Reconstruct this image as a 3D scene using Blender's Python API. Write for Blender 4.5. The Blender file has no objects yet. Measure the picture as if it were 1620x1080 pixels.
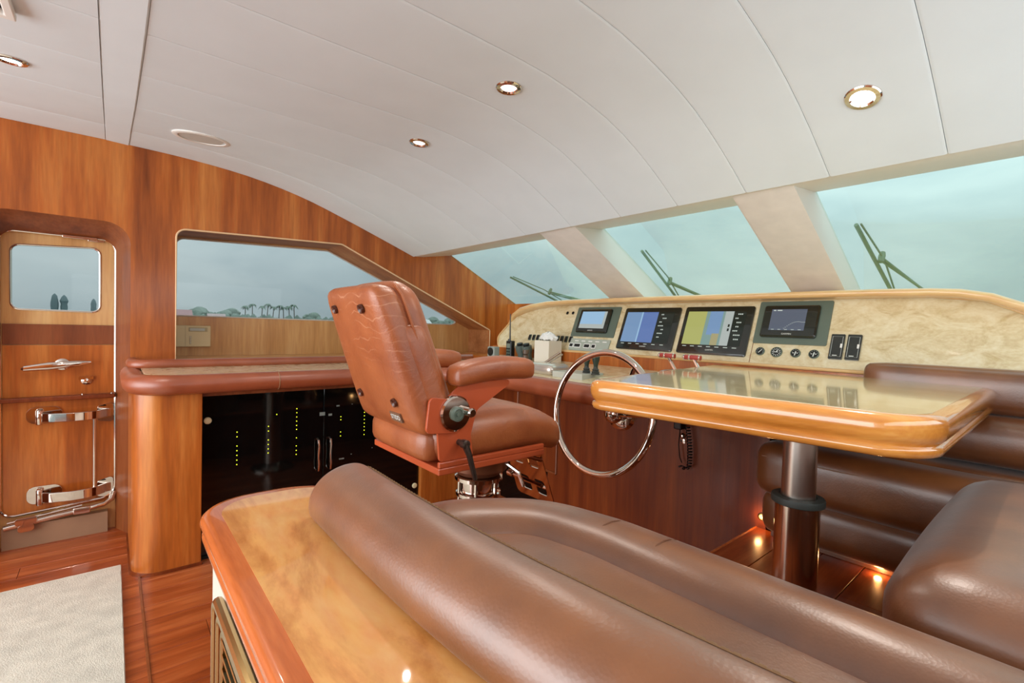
import bpy, bmesh, math, random
from mathutils import Vector, Matrix
from mathutils import geometry
random.seed(7)
PI = math.pi
C = bpy.context.scene.collection
SC = bpy.context.scene

# ------------------------------------------------------------------ camera
cam_d = bpy.data.cameras.new('camera')
cam_o = bpy.data.objects.new('camera', cam_d)
C.objects.link(cam_o)
cam_d.sensor_width = 36
cam_d.lens = 750 / 1620 * 36
cam_d.clip_start = 0.02
cam_d.clip_end = 2000
yaw, pit, rol = math.radians(49.8), math.radians(1.8), math.radians(1.7)
fw = Vector((-math.sin(yaw) * math.cos(pit), math.cos(yaw) * math.cos(pit), -math.sin(pit)))
rt = Vector((math.cos(yaw), math.sin(yaw), 0))
up = rt.cross(fw)
r2 = rt * math.cos(rol) + up * math.sin(rol)
u2 = -rt * math.sin(rol) + up * math.cos(rol)
M3 = Matrix((r2, u2, -fw)).transposed()
cam_o.matrix_world = Matrix.Translation((0, 0, 1.2)) @ M3.to_4x4()
SC.camera = cam_o

# ------------------------------------------------------------------ colour management, sky
SC.view_settings.view_transform = 'Standard'
SC.view_settings.look = 'None'
SC.view_settings.gamma = 1
SC.view_settings.use_curve_mapping = False
SC.view_settings.exposure = 0.68

def lin(c):
    return tuple(((v / 255) / 12.92 if v / 255 <= .04045 else ((v / 255 + .055) / 1.055) ** 2.4) for v in c)

world = bpy.data.worlds.new('overcast_sky')
SC.world = world
world.use_nodes = True
wn, wl = world.node_tree.nodes, world.node_tree.links
wn.clear()
wo = wn.new('ShaderNodeOutputWorld'); bg = wn.new('ShaderNodeBackground')
tc = wn.new('ShaderNodeTexCoord'); mp = wn.new('ShaderNodeMapping'); mp.inputs['Scale'].default_value = (1, 1, 2.6)
nz = wn.new('ShaderNodeTexNoise'); nz.inputs['Scale'].default_value = 2.6; nz.inputs['Detail'].default_value = 7; nz.inputs['Roughness'].default_value = .52
nz.inputs['Distortion'].default_value = .3
rp = wn.new('ShaderNodeValToRGB')
rp.color_ramp.elements[0].position = .3; rp.color_ramp.elements[0].color = (*lin((166, 184, 192)), 1)
rp.color_ramp.elements[1].position = .72; rp.color_ramp.elements[1].color = (*lin((214, 226, 228)), 1)
wl.new(tc.outputs['Generated'], mp.inputs['Vector']); wl.new(mp.outputs['Vector'], nz.inputs['Vector'])
wl.new(nz.outputs['Fac'], rp.inputs['Fac']); wl.new(rp.outputs['Color'], bg.inputs['Color'])
wl.new(bg.outputs['Background'], wo.inputs['Surface'])
# overcast sky: brighter towards the zenith
sx_ = wn.new('ShaderNodeSeparateXYZ'); wl.new(tc.outputs['Generated'], sx_.inputs[0])
mr_ = wn.new('ShaderNodeMapRange'); mr_.inputs['From Min'].default_value = 0; mr_.inputs['From Max'].default_value = 1
mr_.inputs['To Min'].default_value = .57; mr_.inputs['To Max'].default_value = 1.9
wl.new(sx_.outputs['Z'], mr_.inputs['Value']); wl.new(mr_.outputs['Result'], bg.inputs['Strength'])

def area_light(name, loc, rot, sx, sy, power, col=(1, 1, 1)):
    d = bpy.data.lights.new(name, 'AREA'); d.shape = 'RECTANGLE'; d.size = sx; d.size_y = sy
    d.energy = power; d.color = col
    o = bpy.data.objects.new(name, d); C.objects.link(o); o.location = loc; o.rotation_euler = rot
    return o
# unseen area lamp added behind the camera to brighten the wheelhouse
area_light('aft_fill_light', (-1.4, -2.7, 1.2), (PI / 2 + .22, 0, 0), 3.8, 1.9, 88, (.94, .98, 1))
area_light('starboard_fill_light', (.47, .8, 1.45), (PI / 2, 0, PI / 2), 2.3, .42, 6, (.92, .99, 1))  # second added lamp, just inside the starboard wall, lifts the interior

# ------------------------------------------------------------------ materials
MATS = {}
def newmat(name):
    m = bpy.data.materials.new(name); m.use_nodes = True
    return m, m.node_tree.nodes, m.node_tree.links, m.node_tree.nodes['Principled BSDF']

def plain(name, rgb, rough=.5, metal=0, coat=0, bump=None, emis=None, es=1, spec=.5, var=0, varscale=6, crough=.05):
    if name in MATS: return MATS[name]
    m, n, l, b = newmat(name)
    col = (*lin(rgb), 1)
    b.inputs['Base Color'].default_value = col
    b.inputs['Roughness'].default_value = rough
    b.inputs['Metallic'].default_value = metal
    b.inputs['Coat Weight'].default_value = coat
    b.inputs['Coat Roughness'].default_value = crough
    b.inputs['Specular IOR Level'].default_value = spec
    if emis:
        b.inputs['Emission Color'].default_value = (*lin(emis), 1); b.inputs['Emission Strength'].default_value = es
    if bump or var:
        t = n.new('ShaderNodeTexCoord')
    if var:
        z = n.new('ShaderNodeTexNoise'); z.inputs['Scale'].default_value = varscale; z.inputs['Detail'].default_value = 5
        r = n.new('ShaderNodeValToRGB')
        c0 = [v * (1 - var) for v in col[:3]]; c1 = [min(1, v * (1 + var)) for v in col[:3]]
        r.color_ramp.elements[0].position = .3; r.color_ramp.elements[0].color = (*c0, 1)
        r.color_ramp.elements[1].position = .7; r.color_ramp.elements[1].color = (*c1, 1)
        l.new(t.outputs['Object'], z.inputs['Vector']); l.new(z.outputs['Fac'], r.inputs['Fac']); l.new(r.outputs['Color'], b.inputs['Base Color'])
    if bump:
        sc, st, dist = bump
        z = n.new('ShaderNodeTexNoise'); z.inputs['Scale'].default_value = sc; z.inputs['Detail'].default_value = 4
        bp = n.new('ShaderNodeBump'); bp.inputs['Strength'].default_value = st; bp.inputs['Distance'].default_value = dist
        l.new(t.outputs['Object'], z.inputs['Vector']); l.new(z.outputs['Fac'], bp.inputs['Height']); l.new(bp.outputs['Normal'], b.inputs['Normal'])
    MATS[name] = m
    return m

def wood(name, cols, scale, rough=.35, coat=.0, fig=.0, figscale=3, crough=.04, spec=.4):
    """cols = dark, mid, light; scale = noise stretch per axis (small value = long grain)"""
    m, n, l, b = newmat(name)
    t = n.new('ShaderNodeTexCoord'); mp = n.new('ShaderNodeMapping'); mp.inputs['Scale'].default_value = scale
    z = n.new('ShaderNodeTexNoise'); z.inputs['Scale'].default_value = 1; z.inputs['Detail'].default_value = 6; z.inputs['Roughness'].default_value = .62
    z.inputs['Distortion'].default_value = fig
    r = n.new('ShaderNodeValToRGB'); e = r.color_ramp.elements
    e[0].position = .28; e[0].color = (*lin(cols[0]), 1); e[1].position = .74; e[1].color = (*lin(cols[2]), 1)
    k = e.new(.5); k.color = (*lin(cols[1]), 1)
    l.new(t.outputs['Object'], mp.inputs['Vector']); l.new(mp.outputs['Vector'], z.inputs['Vector'])
    l.new(z.outputs['Fac'], r.inputs['Fac'])
    # fine pores
    mp2 = n.new('ShaderNodeMapping'); mp2.inputs['Scale'].default_value = [s * 9 for s in scale]
    z2 = n.new('ShaderNodeTexNoise'); z2.inputs['Scale'].default_value = 1; z2.inputs['Detail'].default_value = 3
    l.new(t.outputs['Object'], mp2.inputs['Vector']); l.new(mp2.outputs['Vector'], z2.inputs['Vector'])
    mx = n.new('ShaderNodeMix'); mx.data_type = 'RGBA'; mx.blend_type = 'OVERLAY'; mx.inputs['Factor'].default_value = .28
    l.new(r.outputs['Color'], mx.inputs['A']); l.new(z2.outputs['Fac'], mx.inputs['B'])
    l.new(mx.outputs['Result'], b.inputs['Base Color'])
    b.inputs['Roughness'].default_value = rough; b.inputs['Coat Weight'].default_value = coat; b.inputs['Coat Roughness'].default_value = crough
    b.inputs['Specular IOR Level'].default_value = spec
    MATS[name] = m
    return m

def leather(name, cols, rough=.36, scale=220, st=.25, crease=.5, spec=.5, cs=9, coat=0, sheen=0):
    m, n, l, b = newmat(name)
    b.inputs['Sheen Weight'].default_value = sheen; b.inputs['Sheen Roughness'].default_value = .4
    b.inputs['Coat Weight'].default_value = coat; b.inputs['Coat Roughness'].default_value = rough * .95; b.inputs['Coat IOR'].default_value = 1.75
    t = n.new('ShaderNodeTexCoord')
    z = n.new('ShaderNodeTexNoise'); z.inputs['Scale'].default_value = 7; z.inputs['Detail'].default_value = 6
    r = n.new('ShaderNodeValToRGB'); r.color_ramp.elements[0].position = .3; r.color_ramp.elements[1].position = .72
    r.color_ramp.elements[0].color = (*lin(cols[0]), 1); r.color_ramp.elements[1].color = (*lin(cols[1]), 1)
    l.new(t.outputs['Object'], z.inputs['Vector']); l.new(z.outputs['Fac'], r.inputs['Fac']); l.new(r.outputs['Color'], b.inputs['Base Color'])
    v = n.new('ShaderNodeTexVoronoi'); v.inputs['Scale'].default_value = scale
    l.new(t.outputs['Object'], v.inputs['Vector'])
    w = n.new('ShaderNodeTexNoise'); w.inputs['Scale'].default_value = cs; w.inputs['Detail'].default_value = 5; w.inputs['Distortion'].default_value = 1.2
    l.new(t.outputs['Object'], w.inputs['Vector'])
    b1 = n.new('ShaderNodeBump'); b1.inputs['Strength'].default_value = st; b1.inputs['Distance'].default_value = .0012
    b2 = n.new('ShaderNodeBump'); b2.inputs['Strength'].default_value = crease; b2.inputs['Distance'].default_value = .006
    l.new(v.outputs['Distance'], b1.inputs['Height']); l.new(w.outputs['Fac'], b2.inputs['Height'])
    l.new(b1.outputs['Normal'], b2.inputs['Normal']); l.new(b2.outputs['Normal'], b.inputs['Normal'])
    b.inputs['Roughness'].default_value = rough; b.inputs['Specular IOR Level'].default_value = spec
    MATS[name] = m
    return m

def thin_glass(name, tint, refl=1.0):
    m, n, l, b = newmat(name)
    n.remove(b)
    out = n['Material Output']
    tr = n.new('ShaderNodeBsdfTransparent'); tr.inputs['Color'].default_value = (*tint, 1)
    gl = n.new('ShaderNodeBsdfGlossy'); gl.inputs['Roughness'].default_value = .02
    fr = n.new('ShaderNodeFresnel'); fr.inputs['IOR'].default_value = 1.25
    mt = n.new('ShaderNodeMath'); mt.operation = 'MULTIPLY'; mt.inputs[1].default_value = refl
    mx = n.new('ShaderNodeMixShader')
    l.new(fr.outputs[0], mt.inputs[0]); l.new(mt.outputs[0], mx.inputs[0]); l.new(tr.outputs[0], mx.inputs[1]); l.new(gl.outputs[0], mx.inputs[2])
    l.new(mx.outputs[0], out.inputs['Surface'])
    MATS[name] = m
    return m

W_WALL = wood('cherry_veneer_upright', ((124, 58, 14), (176, 94, 34), (210, 136, 66)), (9, 9, .7), rough=.32, coat=.25, crough=.15)
W_WALLP = wood('cherry_veneer_pale', ((184, 132, 76), (206, 156, 98), (222, 180, 124)), (9, 9, .7), rough=.32, coat=.2, crough=.15)
W_DARK = wood('cherry_frame_dark', ((98, 46, 20), (128, 66, 32), (150, 86, 48)), (9, 9, .9), rough=.35, coat=.2, crough=.15)
W_PANEL = wood('cherry_panel_red', ((84, 28, 6), (114, 48, 14), (138, 66, 24)), (10, 10, .6), rough=.35, coat=.25, crough=.12)
W_FLOOR = wood('cherry_floor', ((104, 40, 14), (158, 74, 32), (194, 110, 60)), (14, 1.1, 14), rough=.28, coat=.35, fig=.6, crough=.12)
W_FLOORX = wood('cherry_floor_crosswise', ((104, 46, 24), (150, 76, 42), (178, 104, 64)), (1.1, 14, 14), rough=.28, coat=.35, fig=.6, crough=.12)
W_TOP = wood('maple_top', ((196, 122, 52), (234, 168, 94), (240, 186, 118)), (1.6, 5, 5), rough=.42, coat=.8, fig=3.5, crough=.03)
W_BAND = wood('cherry_band', ((176, 88, 38), (198, 104, 50), (212, 122, 66)), (2, 22, 22), rough=.25, coat=.6)
W_EDGE = wood('amber_edge', ((186, 112, 40), (212, 138, 60), (226, 160, 84)), (2, 14, 14), rough=.2, coat=1, spec=.5)
W_BURL = wood('burl_panel', ((200, 176, 128), (224, 208, 168), (236, 226, 194)), (9, 11, 14), rough=.25, coat=.6, fig=1.4, crough=.05)
W_BURLT = wood('burl_table', ((182, 160, 112), (216, 200, 152), (228, 216, 176)), (1.2, 8, 8), rough=.25, coat=1, fig=1.2, crough=.07)
W_BROW = wood('maple_brow', ((206, 160, 100), (226, 184, 128), (238, 202, 150)), (1.5, 8, 8), rough=.3, coat=.5)
L_BROWN = leather('brown_leather', ((100, 54, 20), (136, 80, 36)), rough=.38, spec=.6, st=.2, crease=.22, coat=.6, sheen=.22)
L_CHAIR = leather('rust_leather', ((144, 72, 34), (176, 100, 54)), rough=.42, scale=260, crease=.45, cs=14, coat=.3)
def creased(name, src, col):
    m = src.copy(); m.name = name; n, l = m.node_tree.nodes, m.node_tree.links; b = n['Principled BSDF']
    t = n.new('ShaderNodeTexCoord'); w = n.new('ShaderNodeTexWave'); w.wave_type = 'BANDS'; w.bands_direction = 'Z'
    w.inputs['Scale'].default_value = 11; w.inputs['Distortion'].default_value = 9; w.inputs['Detail'].default_value = 2.5; w.inputs['Detail Scale'].default_value = .9
    r = n.new('ShaderNodeValToRGB'); r.color_ramp.elements[0].position = .95; r.color_ramp.elements[1].position = 1
    k = n.new('ShaderNodeTexNoise'); k.inputs['Scale'].default_value = 9; r2 = n.new('ShaderNodeValToRGB'); r2.color_ramp.elements[0].position = .45; r2.color_ramp.elements[1].position = .6
    mu = n.new('ShaderNodeMath'); mu.operation = 'MULTIPLY'; mx = n.new('ShaderNodeMix'); mx.data_type = 'RGBA'
    l.new(t.outputs['Object'], w.inputs['Vector']); l.new(t.outputs['Object'], k.inputs['Vector'])
    l.new(w.outputs['Fac'], r.inputs['Fac']); l.new(k.outputs['Fac'], r2.inputs['Fac'])
    l.new(r.outputs['Color'], mu.inputs[0]); l.new(r2.outputs['Color'], mu.inputs[1])
    sx = n.new('ShaderNodeSeparateXYZ'); mr = n.new('ShaderNodeMapRange'); mr.inputs['From Min'].default_value = 1.02; mr.inputs['From Max'].default_value = 1.2; mr.inputs['To Max'].default_value = .55
    m2_ = n.new('ShaderNodeMath'); m2_.operation = 'MULTIPLY'
    l.new(t.outputs['Object'], sx.inputs[0]); l.new(sx.outputs['Z'], mr.inputs['Value']); l.new(mu.outputs[0], m2_.inputs[0]); l.new(mr.outputs['Result'], m2_.inputs[1]); l.new(m2_.outputs[0], mx.inputs['Factor'])
    l.new(b.inputs['Base Color'].links[0].from_socket, mx.inputs['A']); mx.inputs['B'].default_value = (*lin(col), 1)
    l.new(mx.outputs['Result'], b.inputs['Base Color']); return m
L_SHELL = creased('creased_rust_leather', L_CHAIR, (206, 148, 112))
L_RIM = leather('rim_leather', ((140, 68, 38), (164, 86, 54)), rough=.36, scale=300, crease=.15, coat=.35)
M_CEIL = plain('ceiling_vinyl', (220, 229, 233), rough=.75, bump=(400, .12, .001), var=.02)
M_WHITE = plain('white_gelcoat', (232, 230, 224), rough=.4)
M_MULL = plain('mullion_suede', (224, 218, 210), rough=.9, var=.05, varscale=16)
M_CHROME = plain('chrome', (218, 206, 196), rough=.07, metal=1)
M_BRUSH = plain('satin_steel', (226, 218, 208), rough=.3, metal=1)
M_BRONZE = plain('antique_brass', (176, 150, 100), rough=.25, metal=1)
M_BLACK = plain('black_plastic', (22, 24, 24), rough=.35)
M_BEZEL = plain('black_bezel', (26, 32, 28), rough=.2, coat=.6)
M_GREYP = plain('grey_green_plate', (98, 112, 100), rough=.35)
M_RUST = plain('rust_paint', (186, 84, 48), rough=.3, coat=.3)
M_CREAM = plain('cream_plastic', (226, 214, 172), rough=.5)
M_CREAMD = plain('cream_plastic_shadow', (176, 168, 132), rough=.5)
M_IVORY = plain('ivory_paint', (214, 206, 192), rough=.45)
M_RUBBER = plain('grey_rubber', (58, 62, 58), rough=.5)
M_PAPER = plain('white_paper', (240, 240, 236), rough=.8)
M_RUG = plain('cream_rug', (208, 204, 190), rough=.95, bump=(220, .45, .006), var=.12, varscale=14)
M_LAMP = plain('lamp_glow', (255, 245, 235), emis=(255, 240, 225), es=6)
M_LAMP2 = plain('lamp_glow_soft', (255, 240, 235), emis=(255, 232, 226), es=1.1)
M_LED = plain('led_glow', (200, 220, 40), emis=(214, 224, 40), es=1.6)
M_DARKGL = plain('smoked_glass', (6, 8, 8), rough=.05, spec=.5)
M_DARKIN = plain('dark_interior', (10, 12, 11), rough=.7)
M_STITCH = plain('stitch_thread', (150, 118, 84), rough=.8)
M_SEA = plain('sea_water', (110, 130, 134), rough=.15, bump=(.8, .4, .2))
G_SIDE = thin_glass('side_glass', (.80, .83, .83), .5)
G_FRONT = thin_glass('windscreen_glass', (.90, .985, .955), .22)

# ------------------------------------------------------------------ mesh helpers
def ob(name, verts, faces, mat, parent=None, loc=None, smooth=True, bevel=0, seg=2, ang=35, mats=None, fm=None):
    """one mesh object; coordinates are world unless loc is given (then local to loc)"""
    me = bpy.data.meshes.new(name)
    off = Vector((0, 0, 0))
    if parent is not None: off = wloc(parent)
    elif loc is not None: off = Vector(loc)
    me.from_pydata([tuple(Vector(v) - off) for v in verts], [], faces)
    for mm in (mats or [mat]): me.materials.append(mm)
    if fm:
        for p, i in zip(me.polygons, fm): p.material_index = i
    bm = bmesh.new(); bm.from_mesh(me); bmesh.ops.recalc_face_normals(bm, faces=bm.faces); bm.to_mesh(me); bm.free()
    me.polygons.foreach_set('use_smooth', [smooth] * len(me.polygons))
    o = bpy.data.objects.new(name, me); C.objects.link(o)
    if smooth:
        me.set_sharp_from_angle(angle=math.radians(ang))
    if bevel:
        md = o.modifiers.new('bevel', 'BEVEL'); md.width = bevel; md.segments = seg; md.limit_method = 'ANGLE'; md.angle_limit = math.radians(40); md.harden_normals = False
    if parent is not None: o.parent = parent
    elif loc is not None: o.location = off
    return o
def wloc(o):
    v = Vector(o.location)
    while o.parent: o = o.parent; v += Vector(o.location)
    return v
def tag(o, label=None, cat=None, group=None, kind=None):
    if label: o['label'] = label
    if cat: o['category'] = cat
    if group: o['group'] = group
    if kind: o['kind'] = kind
    return o
def thing(name, label, cat, loc=(0, 0, 0), group=None):
    o = bpy.data.objects.new(name, None); o.empty_display_size = .05; C.objects.link(o); o.location = loc
    return tag(o, label, cat, group)
def struct(o): o['kind'] = 'structure'; return o
class MB:
    def __init__(s): s.v = []; s.f = []; s.m = []; s.mi = 0
    def add(s, v, f):
        k = len(s.v); s.v += [tuple(p) for p in v]; s.f += [tuple(i + k for i in q) for q in f]; s.m += [s.mi] * len(f); return s
    def box(s, a, b, M=None):
        x0, y0, z0 = a; x1, y1, z1 = b
        v = [Vector(p) for p in ((x0, y0, z0), (x1, y0, z0), (x1, y1, z0), (x0, y1, z0), (x0, y0, z1), (x1, y0, z1), (x1, y1, z1), (x0, y1, z1))]
        if M is not None: v = [M @ p for p in v]
        return s.add(v, [(0, 3, 2, 1), (4, 5, 6, 7), (0, 1, 5, 4), (1, 2, 6, 5), (2, 3, 7, 6), (3, 0, 4, 7)])
    def loft(s, rings, closed=True, cap=True, loop=False):
        n = len(rings[0]); v = [p for r in rings for p in r]; f = []
        R = len(rings)
        for i in range(R if loop else R - 1):
            j2 = (i + 1) % R
            for j in range(n if closed else n - 1):
                k = (j + 1) % n
                f.append((i * n + j, i * n + k, j2 * n + k, j2 * n + j))
        if cap and not loop and closed:
            f.append(tuple(range(n))[::-1]); f.append(tuple((R - 1) * n + j for j in range(n)))
        return s.add(v, f)
    def tube(s, pts, r, n=12, cap=True, loop=False):
        pts = [Vector(p) for p in pts]; rings = []; N = len(pts)
        pn = None
        for i, p in enumerate(pts):
            if loop: t = pts[(i + 1) % N] - pts[i - 1]
            else: t = pts[min(i + 1, N - 1)] - pts[max(i - 1, 0)]
            t.normalize()
            if pn is None:
                a = Vector((0, 0, 1)) if abs(t.z) < .9 else Vector((1, 0, 0))
                pn = (a - t * a.dot(t)).normalized()
            else: pn = (pn - t * pn.dot(t)).normalized()
            bn = t.cross(pn); rr = r[i] if isinstance(r, (list, tuple)) else r
            rings.append([p + pn * (rr * math.cos(2 * PI * j / n)) + bn * (rr * math.sin(2 * PI * j / n)) for j in range(n)])
        return s.loft(rings, cap=cap, loop=loop)
    def lathe(s, prof, o=(0, 0, 0), axis=(0, 0, 1), n=32):
        """prof: (radius, height) list along axis"""
        ax = Vector(axis).normalized(); a = Vector((1, 0, 0)) if abs(ax.x) < .9 else Vector((0, 1, 0))
        u = (a - ax * a.dot(ax)).normalized(); w = ax.cross(u); o = Vector(o)
        rings = [[o + ax * h + (u * math.cos(2 * PI * j / n) + w * math.sin(2 * PI * j / n)) * max(r, 1e-5) for j in range(n)] for r, h in prof]
        return s.loft(rings)
    def prism(s, poly, d0, d1, fn):
        """poly 2D, extruded between d0 and d1; fn(u,v,d)->xyz"""
        n = len(poly)
        v = [fn(u, w, d0) for u, w in poly] + [fn(u, w, d1) for u, w in poly]
        tri = geometry.tessellate_polygon([[Vector((u, w, 0)) for u, w in poly]])
        f = [tuple(t) for t in tri] + [tuple(i + n for i in t[::-1]) for t in tri]
        f += [(i, (i + 1) % n, (i + 1) % n + n, i + n) for i in range(n)]
        return s.add(v, f)
    def build(s, name, mat, parent=None, **k):
        if isinstance(mat, list): return ob(name, s.v, s.f, None, parent, mats=mat, fm=s.m, **k)
        return ob(name, s.v, s.f, mat, parent, **k)

def rpoly(pts, r, seg=6):
    """round the corners of a 2D polygon; r scalar or per-corner list"""
    out = []; n = len(pts)
    for i, p in enumerate(pts):
        rr = r[i] if isinstance(r, (list, tuple)) else r
        p = Vector(p)
        if rr <= 0: out.append(tuple(p)); continue
        a = Vector(pts[i - 1]) - p; b = Vector(pts[(i + 1) % n]) - p
        la, lb = a.length, b.length; a.normalize(); b.normalize()
        th = a.angle(b); d = min(rr / math.tan(th / 2), la * .49, lb * .49); rr = d * math.tan(th / 2)
        c = p + (a + b).normalized() * (rr / math.sin(th / 2))
        s0 = p + a * d - c; s1 = p + b * d - c
        a0 = math.atan2(s0.y, s0.x); a1 = math.atan2(s1.y, s1.x)
        da = (a1 - a0 + PI) % (2 * PI) - PI
        for k in range(seg + 1):
            q = a0 + da * k / seg
            out.append((c.x + rr * math.cos(q), c.y + rr * math.sin(q)))
    return out
def rpath(pts, r, seg=8):
    """open 2D path with rounded inner corners"""
    full = rpoly(pts, [0] + [r if not isinstance(r, (list, tuple)) else r[i] for i in range(len(pts) - 2)] + [0], seg)
    return full
def plate_holes(outer, holes, d0, d1, fn, mb):
    """flat plate with holes, thickness d0..d1"""
    loops = [outer] + holes
    allp = [p for l in loops for p in l]; n = len(allp)
    tri = geometry.tessellate_polygon([[Vector((u, w, 0)) for u, w in l] for l in loops])
    v = [fn(u, w, d0) for u, w in allp] + [fn(u, w, d1) for u, w in allp]
    f = [tuple(t) for t in tri] + [tuple(i + n for i in t[::-1]) for t in tri]
    k = 0
    for l in loops:
        m = len(l)
        f += [(k + i, k + (i + 1) % m, k + (i + 1) % m + n, k + i + n) for i in range(m)]
        k += m
    return mb.add(v, f)
def fX(u, w, d): return (d, u, w)     # plate facing athwart: u = Y, w = Z
def fY(u, w, d): return (u, d, w)     # plate facing fore-aft: u = X, w = Z
def fZ(u, w, d): return (u, w, d)

def sweep(mb, path, prof, endround=0, ends=(1, 1), steps=5, centre=(0, 0)):
    """path: list of 3D points, prof: closed (a,b) list, a = sideways (to the right of travel), b = up. rounded ends"""
    P = [Vector(p) for p in path]; N = len(P); rings = []
    def ring(p, t, k):
        s_ = Vector((t.y, -t.x, 0)).normalized(); u_ = Vector((0, 0, 1))
        return [p + s_ * (centre[0] + (a - centre[0]) * k) + u_ * (centre[1] + (b - centre[1]) * k) for a, b in prof]
    T = []
    for i in range(N):
        t = P[min(i + 1, N - 1)] - P[max(i - 1, 0)]; T.append(t.normalized())
    if endround and ends[0]:
        for k in range(steps):
            q = (PI / 2) * (k + .35) / steps
            rings.append(ring(P[0] - T[0] * endround * math.cos(q), T[0], max(.03, math.sin(q))))
    for i in range(N): rings.append(ring(P[i], T[i], 1))
    if endround and ends[1]:
        for k in reversed(range(steps)):
            q = (PI / 2) * (k + .35) / steps
            rings.append(ring(P[-1] + T[-1] * endround * math.cos(q), T[-1], max(.03, math.sin(q))))
    return mb.loft(rings)
def pill(mb, a, b, r, bulge=(0, 0, 0), n=9, M=None, f=None):
    """rounded cushion block between corners a and b, edge radius r, outward bulge per axis; f = deform"""
    a = Vector(a); b = Vector(b); c = (a + b) / 2; h = (b - a) / 2
    r = min(r, h.x * .999, h.y * .999, h.z * .999)
    vs = {}; V = []; F = []
    def vert(ix, iy, iz):
        k = (ix, iy, iz)
        if k in vs: return vs[k]
        q = []
        for i in range(3):
            t = k[i] / n * 2 - 1
            q.append(t)
        # concentrate samples near the edges
        s_ = [math.sin(t * PI / 2) if abs(t) < 1 else t for t in q]
        p = Vector((s_[0] * h.x, s_[1] * h.y, s_[2] * h.z))
        inner = Vector([max(-(h[i] - r), min(h[i] - r, p[i])) for i in range(3)])
        d = p - inner
        if d.length > 1e-9: p = inner + d.normalized() * r
        u = [max(-1, min(1, p[i] / h[i])) for i in range(3)]
        bx = bulge[0] * (1 - u[1] ** 2) * (1 - u[2] ** 2) * u[0]
        by = bulge[1] * (1 - u[0] ** 2) * (1 - u[2] ** 2) * u[1]
        bz = bulge[2] * (1 - u[0] ** 4) * (1 - u[1] ** 4) * u[2]
        p = p + Vector((bx, by, bz)) + c
        if f: p = Vector(f(p))
        if M is not None: p = M @ p
        vs[k] = len(V); V.append(tuple(p)); return vs[k]
    for ax in range(3):
        for side in (0, n):
            for i in range(n):
                for j in range(n):
                    q = []
                    for di, dj in ((0, 0), (1, 0), (1, 1), (0, 1)):
                        k = [0, 0, 0]; k[ax] = side; k[(ax + 1) % 3] = i + di; k[(ax + 2) % 3] = j + dj
                        q.append(vert(*k))
                    F.append(tuple(q if side else q[::-1]))
    return mb.add(V, F)
def circ(r, n=16, a0=0, a1=2 * PI, cx=0, cy=0, full=True):
    m = n if full else n + 1
    return [(cx + r * math.cos(a0 + (a1 - a0) * i / n), cy + r * math.sin(a0 + (a1 - a0) * i / n)) for i in range(m)]
def ccopy(o, parent=None):
    c = o.copy(); C.objects.link(c); c.parent = parent
    for ch in [x for x in SC.objects if x.parent == o]: ccopy(ch, c)
    return c
def text_ob(name, s, size, mat, parent, M, ext=.0006):
    cu = bpy.data.curves.new(name, 'FONT'); cu.body = s; cu.size = size; cu.extrude = ext; cu.align_x = 'CENTER'; cu.align_y = 'CENTER'; cu.resolution_u = 3
    t = bpy.data.objects.new(name, cu); C.objects.link(t)
    me = bpy.data.meshes.new_from_object(t); bpy.data.objects.remove(t)
    me.materials.append(mat)
    me.transform(Matrix.Translation(-wloc(parent)) @ M)
    o = bpy.data.objects.new(name, me); C.objects.link(o); o.parent = parent
    return o

# ================================================================== STRUCTURE
WX, SX = -3.3, .5            # port and starboard wall planes
AFT = -2.4
def interp(tab, x):
    if x <= tab[0][0]: return tab[0][1]
    for (a, va), (b, vb) in zip(tab, tab[1:]):
        if x <= b:
            t = (x - a) / (b - a); return va + (vb - va) * t
    return tab[-1][1]
def smooth_tab(tab, x):      # Catmull-Rom through the table
    if x <= tab[0][0]: return tab[0][1]
    if x >= tab[-1][0]: return tab[-1][1]
    for i in range(len(tab) - 1):
        if x <= tab[i + 1][0]:
            x1, y1 = tab[i]; x2, y2 = tab[i + 1]
            m1 = (tab[i + 1][1] - tab[max(i - 1, 0)][1]) / (tab[i + 1][0] - tab[max(i - 1, 0)][0])
            j = min(i + 2, len(tab) - 1); m2 = (tab[j][1] - y1) / (tab[j][0] - x1)
            t = (x - x1) / (x2 - x1); h = x2 - x1
            return (2 * t ** 3 - 3 * t ** 2 + 1) * y1 + (t ** 3 - 2 * t * t + t) * h * m1 + (-2 * t ** 3 + 3 * t * t) * y2 + (t ** 3 - t * t) * h * m2
WTAB = [(0, 2.11), (.35, 2.098), (.66, 2.066), (.95, 2.003), (1.21, 1.918), (1.5, 1.813), (1.77, 1.712)]
PROF = [(.0, 1.962), (.5, 1.968), (.85, 1.972), (1.05, 1.966), (1.3, 1.925), (1.45, 1.876), (1.62, 1.797), (1.77, 1.712)]
EXT = [(-1.66, 0), (-2.0, .02), (-2.4, .05), (-2.96, .12), (-3.3, .145)]
EXT = [(-x, v) for x, v in EXT]
def ceil_z(x, y):
    d = abs(x + 1.4) + 1.4
    e = interp(EXT, d)
    c = smooth_tab(PROF, y)
    return c + (smooth_tab(WTAB, y) - c) * e / .145

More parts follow.
